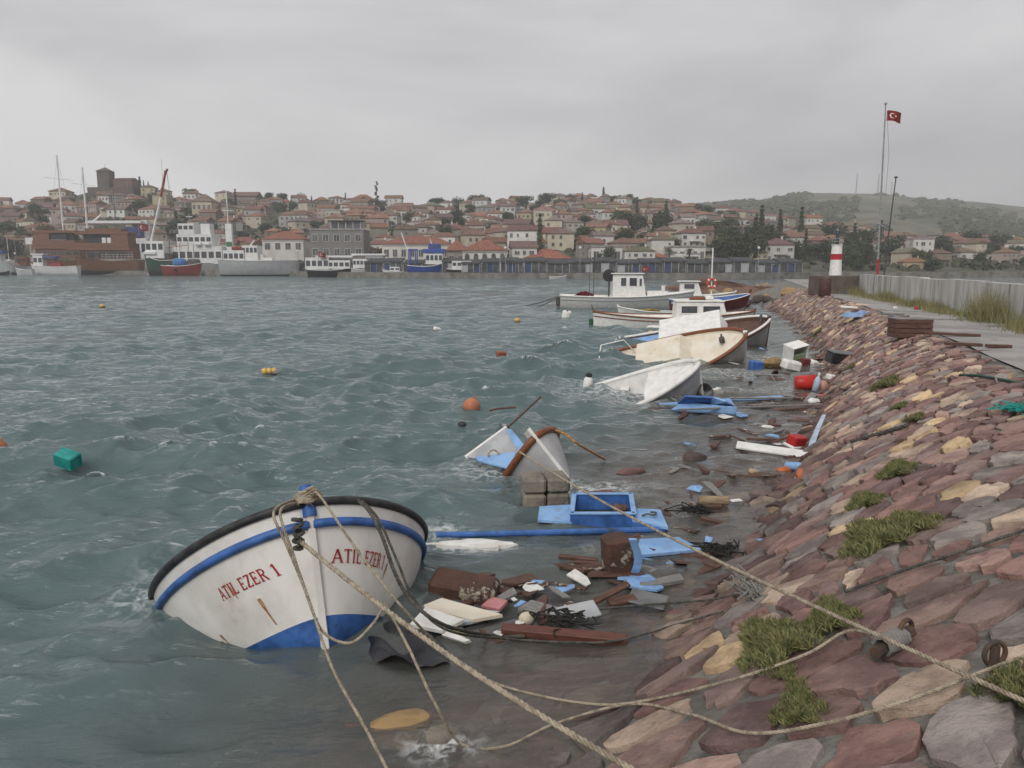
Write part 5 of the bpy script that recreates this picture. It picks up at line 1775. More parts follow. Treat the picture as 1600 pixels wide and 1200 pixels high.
leaf_far = M('tree_leaf', (.050, .068, .030), .8, (.032, .046, .022), .6, objcol=True)
bark = M('bark', (.07, .055, .045), .9, (.10, .085, .07), 3)
TREES = []
for v in range(6):
    r = random.Random(90 + v)
    if v < 4:
        H_, R_ = 7.0, 3.0
        lob = [(r.uniform(-1.5, 1.5) * (1.2 if v == 1 else 1), r.uniform(-1.5, 1.5), r.uniform(3.3, 6.2) if v != 1 else r.uniform(4.6, 6.0), r.uniform(1.2, 2.1)) for _ in range(9)]
        cm = crown_mb(lob, 150, .38, v)
        tk = MB().tube([(0, 0, -.5), (.1, 0, 1.5), (0, .1, 3.2), (.2, 0, 5.0)], [.26, .2, .15, .05], 7)
        for q in range(4):
            l_ = lob[q]
            tk.tube([(.05, 0, 2.2 + .3 * q), (l_[0] * .5, l_[1] * .5, l_[2] - .8), (l_[0] * .8, l_[1] * .8, l_[2])], [.12, .08, .03], 5)
    elif v == 4:      # cypress
        lob = [(0, 0, 1.2 + .95 * k, .85 - .085 * abs(k - 2.0)) for k in range(9)]
        cm = crown_mb(lob, 130, .26, v, 1.1)
        tk = MB().tube([(0, 0, -.5), (0, 0, 4), (0, 0, 9)], [.2, .14, .03], 6)
    else:             # tall ragged pine
        lob = [(r.uniform(-.8, .8), r.uniform(-.8, .8), 4 + k * .95, r.uniform(.7, 1.35) * (1 - k * .06)) for k in range(9)]
        cm = crown_mb(lob, 90, .32, v)
        tk = MB().tube([(0, 0, -.5), (.15, 0, 4), (-.1, 0, 8), (.1, 0, 12)], [.3, .22, .14, .03], 7)
        for q in range(6):
            l_ = lob[q]
            tk.tube([(0, 0, l_[2] - .4), (l_[0] * 1.2, l_[1] * 1.2, l_[2])], [.08, .02], 5)
    TREES.append((tk.mesh('trunk', bark), cm.mesh('crown', leaf_far)))
TREE_LABEL = ['rounded dark green tree growing among the houses', 'flat topped umbrella pine growing among the houses', 'broad leafy tree growing among the houses', 'bushy green tree growing among the houses',
              'narrow dark cypress tree growing among the houses', 'tall ragged pine standing above the houses']


def tree(p, kind, s, label=None, group='trees of the hillside town', tint=1.0, sz=1.0):
    t = thing('tree', label or TREE_LABEL[kind], 'tree', p, (0, 0, random.uniform(0, 6.28)), group)
    s = s * (1.12 if kind in (0, 2, 3) else 1)
    t.scale = (s * random.uniform(.95, 1.25), s, s * sz * random.uniform(.85, 1.1))
    if kind in (0, 2, 3):
        t.location.z -= 1.9 * s          # crowns reach down to the roofs and walls round them
    elif kind == 1:
        t.location.z -= 2.2 * s
    link('trunk', TREES[kind][0], t)
    c = link('crown', TREES[kind][1], t)
    k = random.uniform(.75, 1.25) * tint
    c.color = (k * random.uniform(.85, 1.15), k, k * random.uniform(.8, 1.1), 1)
    return t


# ---- houses
wall_far = M('house_plaster', (1, 1, 1), .9, (.86, .85, .83), .35, objcol=True, dirt=None)
wall_far_d = wall_far
roof_far = M('roof_tile', (1, 1, 1), .9, (.62, .60, .58), .8, objcol=True, bump=.5, bscale=2.2, bdist=.1, streak=(3, 1, 1))
frame_far = M('frame_paint', (.55, .54, .52), .7)
glass_far = M('window_far', (.05, .052, .055), .3, (.11, .11, .115), .5, spec=.4)


def roof_mb(w, d, z, h, kind, over=.45):
    W2, D2 = w / 2 + over, d / 2 + over
    t = .14
    mb = MB()
    if kind == 'flat':
        mb.box((0, 0, z + .12), (w + .3, d + .3, .24))
        mb.box((0, -d / 2, z + .4), (w + .3, .2, .35)).box((0, d / 2, z + .4), (w + .3, .2, .35))
        return mb
    if kind == 'hip':
        e = max(W2 - D2, .3)
        top = [(-e, 0, z + h), (e, 0, z + h)]
    else:
        top = [(-W2, 0, z + h), (W2, 0, z + h)]
    base = [(-W2, -D2, z), (W2, -D2, z), (W2, D2, z), (-W2, D2, z)]
    lowv = [(p[0], p[1], p[2] - t) for p in base]
    V = base + top + lowv
    fs = [(0, 1, 5, 4), (2, 3, 4, 5), (1, 2, 5), (3, 0, 4), (0, 6, 7, 1), (1, 7, 8, 2), (2, 8, 9, 3), (3, 9, 6, 0), (9, 8, 7, 6)]
    return mb.add(V, fs)


def window_cells(w, st, rng, dens=2.6):
    n = max(2, int(w / dens))
    out = []
    for s_ in range(st):
        for k in range(n):
            if rng.random() < .12:
                continue
            out.append((-w / 2 + w * (k + .5 + rng.uniform(-.15, .15)) / n, s_ * 2.9 + 1.55, rng.choice([.7, .9, 1.0, 1.6]), rng.choice([1.0, 1.25, 1.4])))
    return out


def window_mb(cells, d, w):
    g_, f_ = MB(), MB()
    for (x, z, ww, hh) in cells:
        g_.box((x, -d / 2 - .02, z), (ww, .06, hh))
        f_.box((x, -d / 2 - .05, z + hh / 2 + .06), (ww + .2, .12, .1)).box((x, -d / 2 - .07, z - hh / 2 - .05), (ww + .25, .16, .08))
        f_.box((x, -d / 2 - .06, z), (.07, .05, hh))
    for sd in (-1, 1):
        for (x, z, ww, hh) in cells[::3]:
            yy_ = x / w * d * .8
            g_.box((sd * (w / 2 + .02), yy_, z), (.06, ww * .9, hh))
    return g_, f_


HV = []
for v in range(18):
    r = random.Random(300 + v)
    w, d, st = r.uniform(7.5, 13), r.uniform(7, 10), r.choice([1, 1, 2, 2, 2, 3])
    kind = r.choice(['hip', 'hip', 'gable', 'hip', 'gable', 'flat'])
    hh = 2.9 * st + .4
    wm = MB().box((0, 0, hh / 2 - 1.2), (w, d, hh + 2.4))
    if kind == 'gable':
        for sx in (-1, 1):
            wm.add([(sx * w / 2, -d / 2, hh), (sx * w / 2, d / 2, hh), (sx * w / 2, 0, hh + 1.9)], [(0, 1, 2) if sx > 0 else (2, 1, 0)])
    if r.random() < .35:
        wm.box((r.uniform(-w / 4, w / 4), -d / 2 - .7, 2.75), (w * .45, 1.4, .15)).box((r.uniform(-w / 4, w / 4), -d / 2 - 1.36, 3.2), (w * .45, .06, .8))
    g_, f_ = window_mb(window_cells(w, st, r), d, w)
    rm = roof_mb(w, d, hh + (.06 if kind != 'flat' else 0), r.uniform(1.9, 2.5), kind)
    cm = MB().box((w * .22, d * .12, hh + 1.9), (.7, .6, 2.2)).box((w * .22, d * .12, hh + 3.05), (.85, .75, .15))
    HV.append(dict(w=w, d=d, st=st, kind=kind, wall=wm.mesh('wall', wall_far), roof=rm.mesh('roof', roof_far), glass=g_.mesh('glazing', glass_far), frames=f_.mesh('window_trim', frame_far), chim=cm.mesh('chimney', wall_far)))
WALLS = [('white', (.62, .61, .58)), ('white', (.55, .54, .52)), ('cream', (.52, .47, .37)), ('pale grey', (.36, .35, .34)), ('stone grey', (.27, .25, .22)), ('pinkish', (.40, .32, .29)), ('ochre yellow', (.42, .36, .24)), ('cream', (.46, .42, .34)), ('brown stone', (.24, .19, .15))]
ROOFS = [('red tiled', (.18, .10, .08)), ('red tiled', (.21, .115, .09)), ('faded brown tiled', (.165, .115, .095)), ('weathered tiled', (.20, .155, .135)), ('orange tiled', (.245, .13, .09))]
STN = {1: 'one-storey', 2: 'two-storey', 3: 'three-storey'}


def house(p, yaw, v, wi, ri, label=None, s=1.0, group='houses of the hillside town'):
    h = HV[v]
    kd = {'hip': 'hipped', 'gable': 'gabled', 'flat': 'flat'}[h['kind']]
    if label is None:
        label = ('%s %s house with a flat roof on the hillside' % (WALLS[wi][0], STN[h['st']])) if kd == 'flat' else '%s %s house with %s %s roof on the hillside' % (WALLS[wi][0], STN[h['st']], ROOFS[ri][0], kd)
    t = thing('house', label, 'house', p, (0, 0, yaw), group)
    t.scale = (s, s, s)
    k = random.uniform(.85, 1.1)
    wc = tuple(c * k for c in WALLS[wi][1]) + (1,)
    o = link('wall', h['wall'], t); o.color = wc
    rf = link('roof', h['roof'], t)
    rc = ROOFS[ri][1] if h['kind'] != 'flat' else (.34, .33, .32)
    rf.color = tuple(c * random.uniform(.8, 1.15) for c in rc) + (1,)
    link('glazing', h['glass'], t, 'stuff')
    link('window_trim', h['frames'], t, 'stuff')
    if h['kind'] != 'flat' and random.random() < .7:
        c = link('chimney', h['chim'], rf); c.color = wc
    return t


KEEP_OUT = [(150, 245, 372, 440)]        # the church hill top
rr = random.Random(5)
n_house = n_tree = 0
D = 214.0
row = 0
while D < 425:
    px = -60 + (row % 2) * 18
    while px < 1670:
        step = 9.9 / D * F * rr.uniform(.8, 1.35)
        q = px + rr.uniform(-8, 8)
        d = D + rr.uniform(-6, 6)
        d0, dr = float(np.interp(q, PX_0, D_0)), float(np.interp(q, PX_R, D_R))
        px += step
        if d < d0 + 30 or d > dr + 4:
            continue
        if any(a < q < b and e < d < f for a, b, e, f in KEEP_OUT):
            continue
        p = TP(q, d)
        roll = rr.random()
        dens = .66 if q < 1120 else .40
        if roll < dens and n_house < 299:
            house(p, rr.gauss(0, .32) + (math.pi / 2 if rr.random() < .12 else 0), rr.randrange(18), rr.choice([0, 0, 0, 1, 1, 2, 2, 3, 4, 5, 6, 7, 8]), rr.randrange(5), s=rr.uniform(.54, .82))
            n_house += 1
            if rr.random() < .2:
                tree(TP(q + step * .5, d - 5), rr.choice([0, 2, 3, 3]), rr.uniform(.5, .9)); n_tree += 1
        elif roll < dens + .20:
            for _ in range(1):
                tree(TP(q + rr.uniform(-.4, .4) * step, d + rr.uniform(-5, 5)), rr.choice([0, 0, 1, 2, 2, 3, 3, 0, 2, 3, 2, 4]), rr.uniform(.75, 1.35)); n_tree += 1
    D += 12.2
    row += 1


# the many houses that show only as slivers between those in front
wall_m = M('house_plaster_many', (1, 1, 1), .9, (.86, .85, .83), .35, attr=True)
roof_m = M('roof_tile_many', (1, 1, 1), .9, (.7, .68, .66), .8, attr=True)
dw, drf, dg_ = MB(), MB(), MB()
cw, crf = [], []
for k in range(330):
    q = rr.uniform(-60, 1640)
    if q > 1120 and rr.random() < .55:
        continue
    d0, dr = float(np.interp(q, PX_0, D_0)), float(np.interp(q, PX_R, D_R))
    d = d0 + 44 + (dr - d0 - 44) * rr.random() ** .8
    if any(a < q < b and e < d < f for a, b, e, f in KEEP_OUT):
        continue
    p = TP(q, d)
    w_, dp_, hh_ = rr.uniform(5, 8.5), rr.uniform(5, 7), rr.choice([2.6, 4.6, 5.0])
    Rm = Matrix.Rotation(rr.gauss(0, .35), 3, 'Z')
    m_ = MB().box((0, 0, hh_ / 2 - 1), (w_, dp_, hh_ + 2))
    dw.add([Rm @ Vector(v) + p for v in m_.v], m_.f)
    c_ = rr.choice(WALLS)[1]; cw += [(*c_, 1)] * len(m_.v)
    m_ = roof_mb(w_, dp_, hh_ + .06, rr.uniform(1.2, 1.7), rr.choice(['hip', 'gable', 'hip']), .3)
    drf.add([Rm @ Vector(v) + p for v in m_.v], m_.f)
    c_ = rr.choice(ROOFS)[1]; kk = rr.uniform(.8, 1.2); crf += [tuple(x * kk for x in c_) + (1,)] * len(m_.v)
    m_ = MB()
    for e_ in range(3):
        for z_ in ((1.5,) if hh_ < 3 else (1.3, 3.5)):
            if rr.random() < .8:
                m_.box((w_ * (e_ - 1) * .3, -dp_ / 2 - .02, z_), (.75, .06, 1.05))
    dg_.add([Rm @ Vector(v) + p for v in m_.v], m_.f)
dh = thing('distant_houses', 'crowd of small red roofed houses filling the hillside between the others', 'houses')
dh['kind'] = 'stuff'
for nm_, m_, mt_, cc_ in (('walls', dw, wall_m, cw), ('roofs', drf, roof_m, crf), ('glazing', dg_, glass_far, None)):
    me = m_.mesh(nm_, mt_)
    if cc_:
        colour_mesh(me, cc_)
    link(nm_, me, dh, 'stuff')

# trees one can pick out
for px, D, k, s, lab in ((594, 428, 5, 1.05, 'tall ragged pine standing alone on the skyline'), (286, 300, 4, 1.55, 'tall dark cypress below the church hill'), (240, 398, 4, .8, 'small cypress beside the hilltop church'), (247, 399, 4, .75, 'second small cypress beside the hilltop church'),
                         (310, 404, 0, 1.2, 'round dark tree on the ridge past the church'), (685, 428, 1, 1.3, 'umbrella pine on the ridge beside the dark grove'), (720, 426, 2, 1.5, 'broad dark tree of the skyline grove'), (745, 425, 0, 1.4, 'round dark tree of the skyline grove'), (818, 426, 0, 1.4, 'round dark tree by the ridge houses'),
                         (1078, 396, 1, .9, 'small umbrella pine on the open ridge'), (1090, 392, 1, .8, 'second small umbrella pine on the open ridge')):
    tree(TP(px, D), k, s, lab)
for k in range(44):
    px, D = rr.uniform(1112, 1350), rr.uniform(212, 285)
    tree(TP(px, D), rr.choice([0, 2, 2, 3, 3, 4]), rr.uniform(.95, 1.5), 'dark leafy tree of the grove behind the waterfront', 'trees of the waterfront grove', .9)
for k in range(22):
    px, D = rr.uniform(-60, 85), rr.uniform(292, 330)
    tree(TP(px, D), rr.choice([0, 2, 3]), rr.uniform(1.1, 1.6), 'big dark green tree of the grove behind the small boats', 'trees behind the small boats', .9)
for k in range(16):
    px = rr.choice([1010, 980, 1250, 1500, 1560, 1480]) + rr.uniform(-25, 25)
    tree(TP(px, rr.uniform(255, 300)), rr.choice([0, 2, 3]), rr.uniform(1.0, 1.5), 'dark tree in a clump between the lower houses', 'trees between the lower houses', .85)

# ---- the church on its hill
def m_at(D): return D / F


ch = thing('hilltop_church', 'brown stone church with square tower on top of the hill', 'church', TP(199, 398))
u_ = m_at(398)
st_dark = M('church_stone', (.115, .095, .080), .9, (.085, .07, .06), .5)
MB().box((-15.5 * u_ , 0, 3.5), (18 * u_, 6, 12.5)).build('tower', st_dark, ch)
rf = MB().add([(-25.5 * u_, -3.5, 9.7), (-5.5 * u_, -3.5, 9.7), (-5.5 * u_, 3.5, 9.7), (-25.5 * u_, 3.5, 9.7), (-15.5 * u_, 0, 11.8)], [(0, 1, 4), (1, 2, 4), (2, 3, 4), (3, 0, 4), (3, 2, 1, 0)]).build('tower_roof', st_dark, ch)
MB().tube([(-15.5 * u_, 0, 11.6), (-15.5 * u_, 0, 13.4)], .08, 5).build('spire', metal_dark, rf)
nv = MB().box((15 * u_, 0, 1.4), (28 * u_, 8, 8)).build('nave', M('church_brick', (.17, .11, .095), .9, (.13, .085, .075), .6), ch)
MB().add([(1 * u_, -4.3, 5.38), (29 * u_, -4.3, 5.38), (29 * u_, 4.3, 5.38), (1 * u_, 4.3, 5.38), (1 * u_, 0, 6.6), (29 * u_, 0, 6.6)], [(0, 1, 5, 4), (2, 3, 4, 5), (1, 2, 5), (3, 0, 4), (3, 2, 1, 0)]).build('nave_roof', M('church_roof', (.16, .09, .075), .9), ch)
for k in range(4):
    MB().box((4 * u_ + k * 7 * u_, -4.03, 2.6), (.9, .12, 1.6)).build('window', glass_far, ch)
MB().box((2 * u_, -3.4, -1.0), (68 * u_, 9.5, 4.6)).build('terrace_wall', st_dark, ch)
# big ridge buildings
for px, D, v, wi, ri, s, lab in ((104 + 296, 402, 0, 8, 3, 1.3, None),):
    pass

# ---- named waterfront buildings: each window its own part


def building(label, px0, px1, y_base, y_eave, y_top, D, wall_c, roof='hip', roof_c=(.26, .11, .075), depth=10, nwin=4, rows=1, arch=False, trim=None, yaw=0, cat='building', name='waterfront_building', shutters=None):
    u = m_at(D)
    w = (px1 - px0) * u
    zb = 1.3
    ze = CAM_H + (415 - y_eave) * u
    zt = CAM_H + (415 - y_top) * u
    p = Vector((((px0 + px1) / 2 - 800) / F * D, D + depth / 2, 0))
    t = thing(name, label, cat, p, (0, 0, yaw))
    o = MB().box((0, 0, (zb - 1 + ze) / 2), (w, depth, ze - zb + 1)).build('wall', wall_far, t); o.color = (*wall_c, 1)
    o = roof_mb(w, depth, ze + .08, max(zt - ze, .5), roof).build('roof', roof_far, t); o.color = (*roof_c, 1) if roof != 'flat' else (.3, .29, .28, 1)
    if trim:
        c = MB().box((0, -depth / 2 - .1, ze - .25), (w + .4, .25, .4)).build('cornice', frame_far, t)
    z_lo = max(zb + .3, CAM_H + (415 - y_base) * u)
    for r_ in range(rows):
        for k in range(nwin):
            x = -w / 2 + w * (k + .5) / nwin
            hgt = (ze - z_lo) / rows
            z = z_lo + hgt * (r_ + .5)
            ww, hh = min(w / nwin * .5, 1.5), min(hgt * .58, 1.9)
            f = MB().box((x, -depth / 2 - .03, z), (ww + .24, .1, hh + .24)).build('window', frame_far, t)
            if arch:
                mb = MB().prism([(x + ww / 2 * math.cos(a), z + hh / 2 - .1 + ww / 2 * math.sin(a)) for a in [math.pi * i / 8 for i in range(9)]] + [(x - ww / 2, z - hh / 2), (x + ww / 2, z - hh / 2)], 0, .12)
                mb.v = [(a, -depth / 2 - .16 + c, b) for a, b, c in mb.v]
                mb.build('pane', glass_far, f)
            else:
                MB().box((x, -depth / 2 - .07, z), (ww, .06, hh)).build('pane', glass_far, f)
                MB().box((x, -depth / 2 - .11, z), (.08, .05, hh)).build('mullion', frame_far, f)
            if shutters:
                for sg in (-1, 1):
                    MB().box((x + sg * (ww * .5 + .3), -depth / 2 - .06, z), (.4, .06, hh)).build('shutter', shutters, f)
    return t


building('grey stone three-storey building with terrace posts on the quay', 489, 572, 405, 362, 352, 222, (.20, .19, .185), 'flat', nwin=5, rows=2)
gb = thing('roof_terrace', 'dark roof terrace shelter on the grey stone building', 'terrace', Vector(((545 - 800) / F * 222, 224, CAM_H + 53 * m_at(222))))
for k in range(5):
    MB().box((-4.2 + 2.1 * k, -1.8, 1.3), (.2, .2, 2.6)).build('post', frame_far, gb)
    if k < 4:
        MB().box((-3.15 + 2.1 * k, -1.6, 1.2), (1.8, .06, 2.1)).build('pane', glass_far, gb)
MB().box((0, 0, 2.75), (10, 5, .25)).build('canopy', M('dark_canopy', (.06, .06, .065), .8), gb)
MB().box((0, .6, 1.2), (9, 3.2, 2.4)).build('back_wall', hull_grey, gb)
building('white building with red hipped roof and dark door frames, left of the grey block', 416, 479, 396, 375, 362, 240, (.58, .56, .54), 'hip', nwin=4, trim=True)
building('long white pilastered building with red roof behind the blue trawler', 600, 706, 410, 382, 370, 216, (.58, .56, .52), 'hip', nwin=8, trim=True)
building('white arched hall with red gabled roof on the waterfront', 724, 792, 418, 392, 375, 200, (.62, .60, .57), 'hip', nwin=5, arch=True, trim=True)
building('brown stone house beside the white arched hall', 700, 727, 418, 392, 376, 205, (.26, .22, .18), 'hip', nwin=2)
building('low white house with bright red hipped roof near the moored boats', 820, 890, 416, 404, 389, 205, (.58, .55, .52), 'hip', (.32, .12, .08), nwin=5)
building('white flat roofed block with one dark window strip', 922, 970, 410, 388, 384, 212, (.62, .61, .60), 'flat', nwin=3)
building('low cream house with wide red roof beside two palms', 985, 1042, 412, 402, 391, 210, (.52, .48, .42), 'hip', (.34, .14, .09), nwin=4)
building('white house with bay windows beside the palm trees', 1046, 1098, 410, 388, 382, 214, (.60, .59, .57), 'flat', nwin=5)
building('white two-storey house with terracotta terrace over the wall end', 1412, 1466, 428, 402, 395, 262, (.60, .58, .56), 'hip', nwin=3, rows=2)
building('low terracotta roofed house behind the concrete wall', 1464, 1520, 428, 408, 398, 266, (.42, .33, .28), 'hip', nwin=4)
building('pink brown long house behind the concrete wall', 1520, 1640, 428, 408, 396, 272, (.36, .22, .18), 'gable', nwin=7)
building('white gabled house above the terracotta roofs', 1440, 1472, 402, 388, 380, 285, (.62, .61, .59), 'gable', nwin=3)
building('small white chapel like house on the lower slope', 1532, 1550, 388, 376, 368, 330, (.60, .58, .55), 'gable', nwin=2)
building('yellow house with arched windows on the mid slope', 1002, 1027, 370, 350, 342, 330, (.50, .42, .20), 'hip', nwin=3, rows=2, arch=True)
building('white house with red roof on the skyline', 520, 542, 322, 313, 309, 420, (.55, .53, .5), 'hip', nwin=4)
building('big hipped roof mansion on the skyline', 552, 590, 326, 316, 307, 424, (.42, .33, .28), 'hip', nwin=5)
building('domed cream villa with pyramid roof above the red boat crane', 311, 341, 335, 318, 306, 350, (.48, .43, .32), 'hip', (.2, .15, .12), nwin=4, depth=9)
building('long brown stone hall on the ridge', 372, 410, 325, 310, 303, 400, (.22, .17, .15), 'gable', (.19, .12, .1), nwin=5)
building('red brick apartment row with white balconies', 1048, 1115, 362, 346, 338, 372, (.34, .17, .14), 'hip', nwin=8, rows=2)

# ---- covered restaurants along the quay
tarp_dark = M('tarp_dark', (.035, .038, .042), .8, (.06, .06, .065), .5)
tarp_blue = M('tarp_navy', (.04, .07, .15), .8)
for k, px in enumerate(list(range(782, 1215, 36)) + list(range(418, 782, 30))):
    D = float(np.interp(px, PX_0, D_0)) + 3.2
    u = m_at(D)
    w = (36 if px >= 782 else 30) * u - .15
    t = thing('restaurant_canopy', ['dark canvas restaurant canopy with glass front on the quay', 'dark restaurant canopy with navy curtain on the quay', 'dark restaurant canopy with pale menu wall on the quay'][k % 3], 'canopy', Vector(((px + 18 - 800) / F * D, D, 1.37)), None, 'restaurant canopies along the quay')
    z1 = 2.5 + .25 * math.sin(k * 2.1)
    MB().add([(-w / 2, 0, z1), (w / 2, 0, z1), (w / 2, 6, z1 + .9), (-w / 2, 6, z1 + .9), (-w / 2, 0, z1 - .3), (w / 2, 0, z1 - .3), (w / 2, 6, z1 + .6), (-w / 2, 6, z1 + .6)],
             [(0, 1, 2, 3), (7, 6, 5, 4), (0, 4, 5, 1), (1, 5, 6, 2), (3, 2, 6, 7), (0, 3, 7, 4)]).build('canvas_roof', tarp_dark, t)
    for q in range(4):
        MB().box((-w / 2 + .1 + (w - .2) * q / 3, .1, z1 / 2 - .15), (.1, .1, z1 - .3)).build('post', frame_far if k % 3 else metal_grey, t)
    for q in range(3):
        MB().box((-w / 2 + .1 + (w - .2) * (q + .5) / 3, .35, z1 / 2 - .2), ((w - .2) / 3 - .15, .06, z1 - .55)).build('front_panel', (glass_far, tarp_blue, hull_grey)[(k + q) % 3] if (k + q) % 2 else glass_far, t)
    MB().box((0, 5.5, 1.2), (w, .2, 2.6)).build('back_wall', hull_grey, t)
building('small white shop with blue fascia between the canopies', 932, 966, 430, 412, 409, 186, (.50, .46, .50), 'flat', nwin=2)

# palms beside the white house
for px in (1042, 1073):
    t = thing('palm_tree', 'palm tree with ragged crown beside the white bay window house', 'tree', TP(px, 204), None, 'palms on the waterfront')
    MB().tube([(0, 0, -.5), (.1, 0, 2.5), (0, 0, 5.2)], [.32, .26, .24], 8).build('trunk', bark, t)
    fr = MB()
    for k in range(26):
        a, e = k * 2.4, random.uniform(-.5, .9)
        pts = [Vector((0, 0, 5.2)) + Vector((math.cos(a), math.sin(a), 0)) * (1.9 * s_) + Vector((0, 0, 1.3 * e * s_ - 1.5 * s_ * s_)) for s_ in (0, .33, .66, 1)]
        sd_ = Vector((-math.sin(a), math.cos(a), 0)) * .22
        P = []
        for i_, q in enumerate(pts):
            P += [q - sd_ * (1 - i_ / 3.2), q + sd_ * (1 - i_ / 3.2)]
        fr.grid(P, 4, 2)
    c = fr.build('fronds', leaf_far, t); c.color = (1.1, 1, .9, 1)
# ---CHUNK7---
# low growth filling the gaps between the houses
und = MB()
for k in range(3600):
    px = random.uniform(-80, 1680)
    d0, dr = float(np.interp(px, PX_0, D_0)), float(np.interp(px, PX_R, D_R))
    D = d0 + 26 + (dr - d0 - 20) * random.random()
    c = TP(px, D)
    r = random.uniform(.5, 1.7)
    for q in range(7):
        d = Vector((random.gauss(0, 1), random.gauss(0, 1), abs(random.gauss(0, .8)))).normalized()
        p = c + Vector((d.x * r, d.y * r, d.z * r * .9))
        a = d.orthogonal().normalized() * r * .55; b = d.cross(a).normalized() * r * .55
        und.add([p - a - b, p + a - b, p + a * .8 + b, p - a * .8 + b], [(0, 1, 2, 3)])
uo = und.build('undergrowth', M('scrub_green'), None, kind='stuff')
uo['label'] = 'low bushes growing between the hillside houses'; uo['category'] = 'bushes'

# ------------------------------------------------------------------ boats and ships moored along the far quay
navy = M('navy_paint', (.03, .06, .20), .5)
trawl_blue = M('trawler_blue', (.03, .08, .33), .5, (.025, .06, .25), 1)
gulet_wood = M('gulet_wood', (.19, .085, .045), .5, (.12, .052, .03), 1.2, streak=(1, 1, 6))
ship_grey = M('ship_grey', (.50, .51, .52), .5, (.44, .45, .46), .8)
ship_white = M('ship_white', (.68, .68, .67), .5, (.6, .6, .59), .8)
green_hull = M('green_hull', (.02, .07, .05), .5)
far_red = M('far_red', (.28, .04, .035), .6)
black_hull_and_shade = M('black_hull_and_shade', (.02, .022, .028), .5)


class FarBoat:
    """a moored vessel, side on; measures are read in photograph pixels at its own distance and turned into metres"""

    def __init__(s, name, label, D, px0, px1, y_deck, y_water, bow, hull_mat, rail_mat=None, bottom=None, beam=None, sheer=.28, cat='boat', bulwark=.93, deck_mat=None, vb=.34):
        s.u = D / F
        s.D, s.px0, s.px1 = D, px0, px1
        L_ = (px1 - px0) * s.u
        s.draft = .5
        H_ = (y_water - y_deck) * s.u + s.draft
        s.B = beam or max(1.6, min(L_ * .30, 7))
        hl = Hull(L=L_, B=s.B, H=H_ / (1 + sheer * .5), fl=.35, k=.6, ex=2.2, rake=min(L_ * .08, 1.6), sheer=sheer, stern=.82)
        s.h = hl
        s.t = std_boat(name, label, hl, hull_mat, bottom or hull_mat, hull_mat, rail_mat or hull_mat, rail_r=.09 if L_ > 8 else .05, vb=vb, post=rail_mat or hull_mat, cat=cat, post_above=.2,
                       decks=((bulwark, .02, .98, deck_mat or cream_paint, 'deck'),))
        s.bow = bow
        x_bow = ((px1 if bow == 'r' else px0) - 800) / F * D
        s.x_bow = x_bow
        pose(s.t, 0 if bow == 'r' else math.pi, 0, 0, Vector((x_bow, D, -s.draft)))

    def lx(s, px):
        x = (px - 800) / F * s.D
        return (x - s.x_bow) if s.bow == 'r' else (s.x_bow - x)

    def lz(s, py): return CAM_H + (415 - py) * s.u + s.draft

    def box(s, name, mat, x0, y0, x1, y1, wide=.7, off=0.0, parent=None, bev=.06):
        a, b = s.lx(x0), s.lx(x1)
        return MB().box(((a + b) / 2, off, (s.lz(y0) + s.lz(y1)) / 2), (abs(b - a), s.B * wide, abs(s.lz(y0) - s.lz(y1))), bev=bev).build(name, mat, parent or s.t)

    def house(s, name, mat, x0, y0, x1, y1, wide=.7, nwin=4, wy=(.35, .75), wmat=None):
        c = s.box(name, mat, x0, y0, x1, y1, wide)
        a, b = s.lx(x0), s.lx(x1)
        z0, z1 = s.lz(y1), s.lz(y0)
        for k in range(nwin):
            xa = a + (b - a) * (k + .5) / nwin
            for sd in (-1, 1):
                MB().box((xa, sd * (s.B * wide / 2 + .01), z0 + (z1 - z0) * (wy[0] + wy[1]) / 2), (abs(b - a) / nwin * .72, .06, (z1 - z0) * (wy[1] - wy[0]))).build('window', wmat or glass_dark, c)
        return c

    def bar(s, name, mat, pts, r, off=0.0):
        P = [(s.lx(p[0]), (p[2] if len(p) > 2 else off), s.lz(p[1])) for p in pts]
        return MB().tube(P, r, 6).build(name, mat, s.t, True)

    def rail(s, x0, x1, y_top, y_bot, n=8, mat=None, wide=.9):
        mb = MB()
        for sd in (-1, 1):
            y = sd * s.B * wide / 2
            for k in range(n + 1):
                x = x0 + (x1 - x0) * k / n
                mb.tube([(s.lx(x), y, s.lz(y_bot)), (s.lx(x), y, s.lz(y_top))], .035, 4)
            for f in (0, .5):
                yy_ = y_top + (y_bot - y_top) * f
                mb.tube([(s.lx(x0), y, s.lz(yy_)), (s.lx(x1), y, s.lz(yy_))], .035, 4)
        return mb.build('railing', mat or ship_white, s.t)


# wooden excursion boats
f = FarBoat('excursion_boat', 'two-decked brown wooden excursion boat with one tall white mast', 256, 126, 228, 405, 429, 'l', gulet_wood, gulet_wood, black_hull_and_shade, beam=6.5)
f.house('lower_cabin', gulet_wood, 150, 392, 222, 405, .8, 7)
f.box('upper_deck', gulet_wood, 122, 387, 218, 392, .95)
f.box('deck_shade_box', black_hull_and_shade, 146, 368, 212, 387, .5)  # black box painted as the shade inside the open upper deck
f.box('upper_bulwark', gulet_wood, 124, 381, 217, 387, .96)
f.box('stern_house', gulet_wood, 190, 368, 216, 387, .86)
for k_ in range(8):
    f.bar('deck_post', gulet_wood, [(140 + 10.5 * k_, 368, -3.0), (140 + 10.5 * k_, 387, -3.0)], .14)
f.box('roof', gulet_wood, 136, 364, 218, 368, .9)
f.box('roof_crown', gulet_wood, 150, 359, 206, 364, .7)
f.rail(124, 150, 378, 387, 6, gulet_wood)
for k_ in range(9):
    f.bar('deck_post', varnish, [(138 + 9.6 * k_, 391, -2.9), (138 + 9.6 * k_, 405, -2.9)], .1)
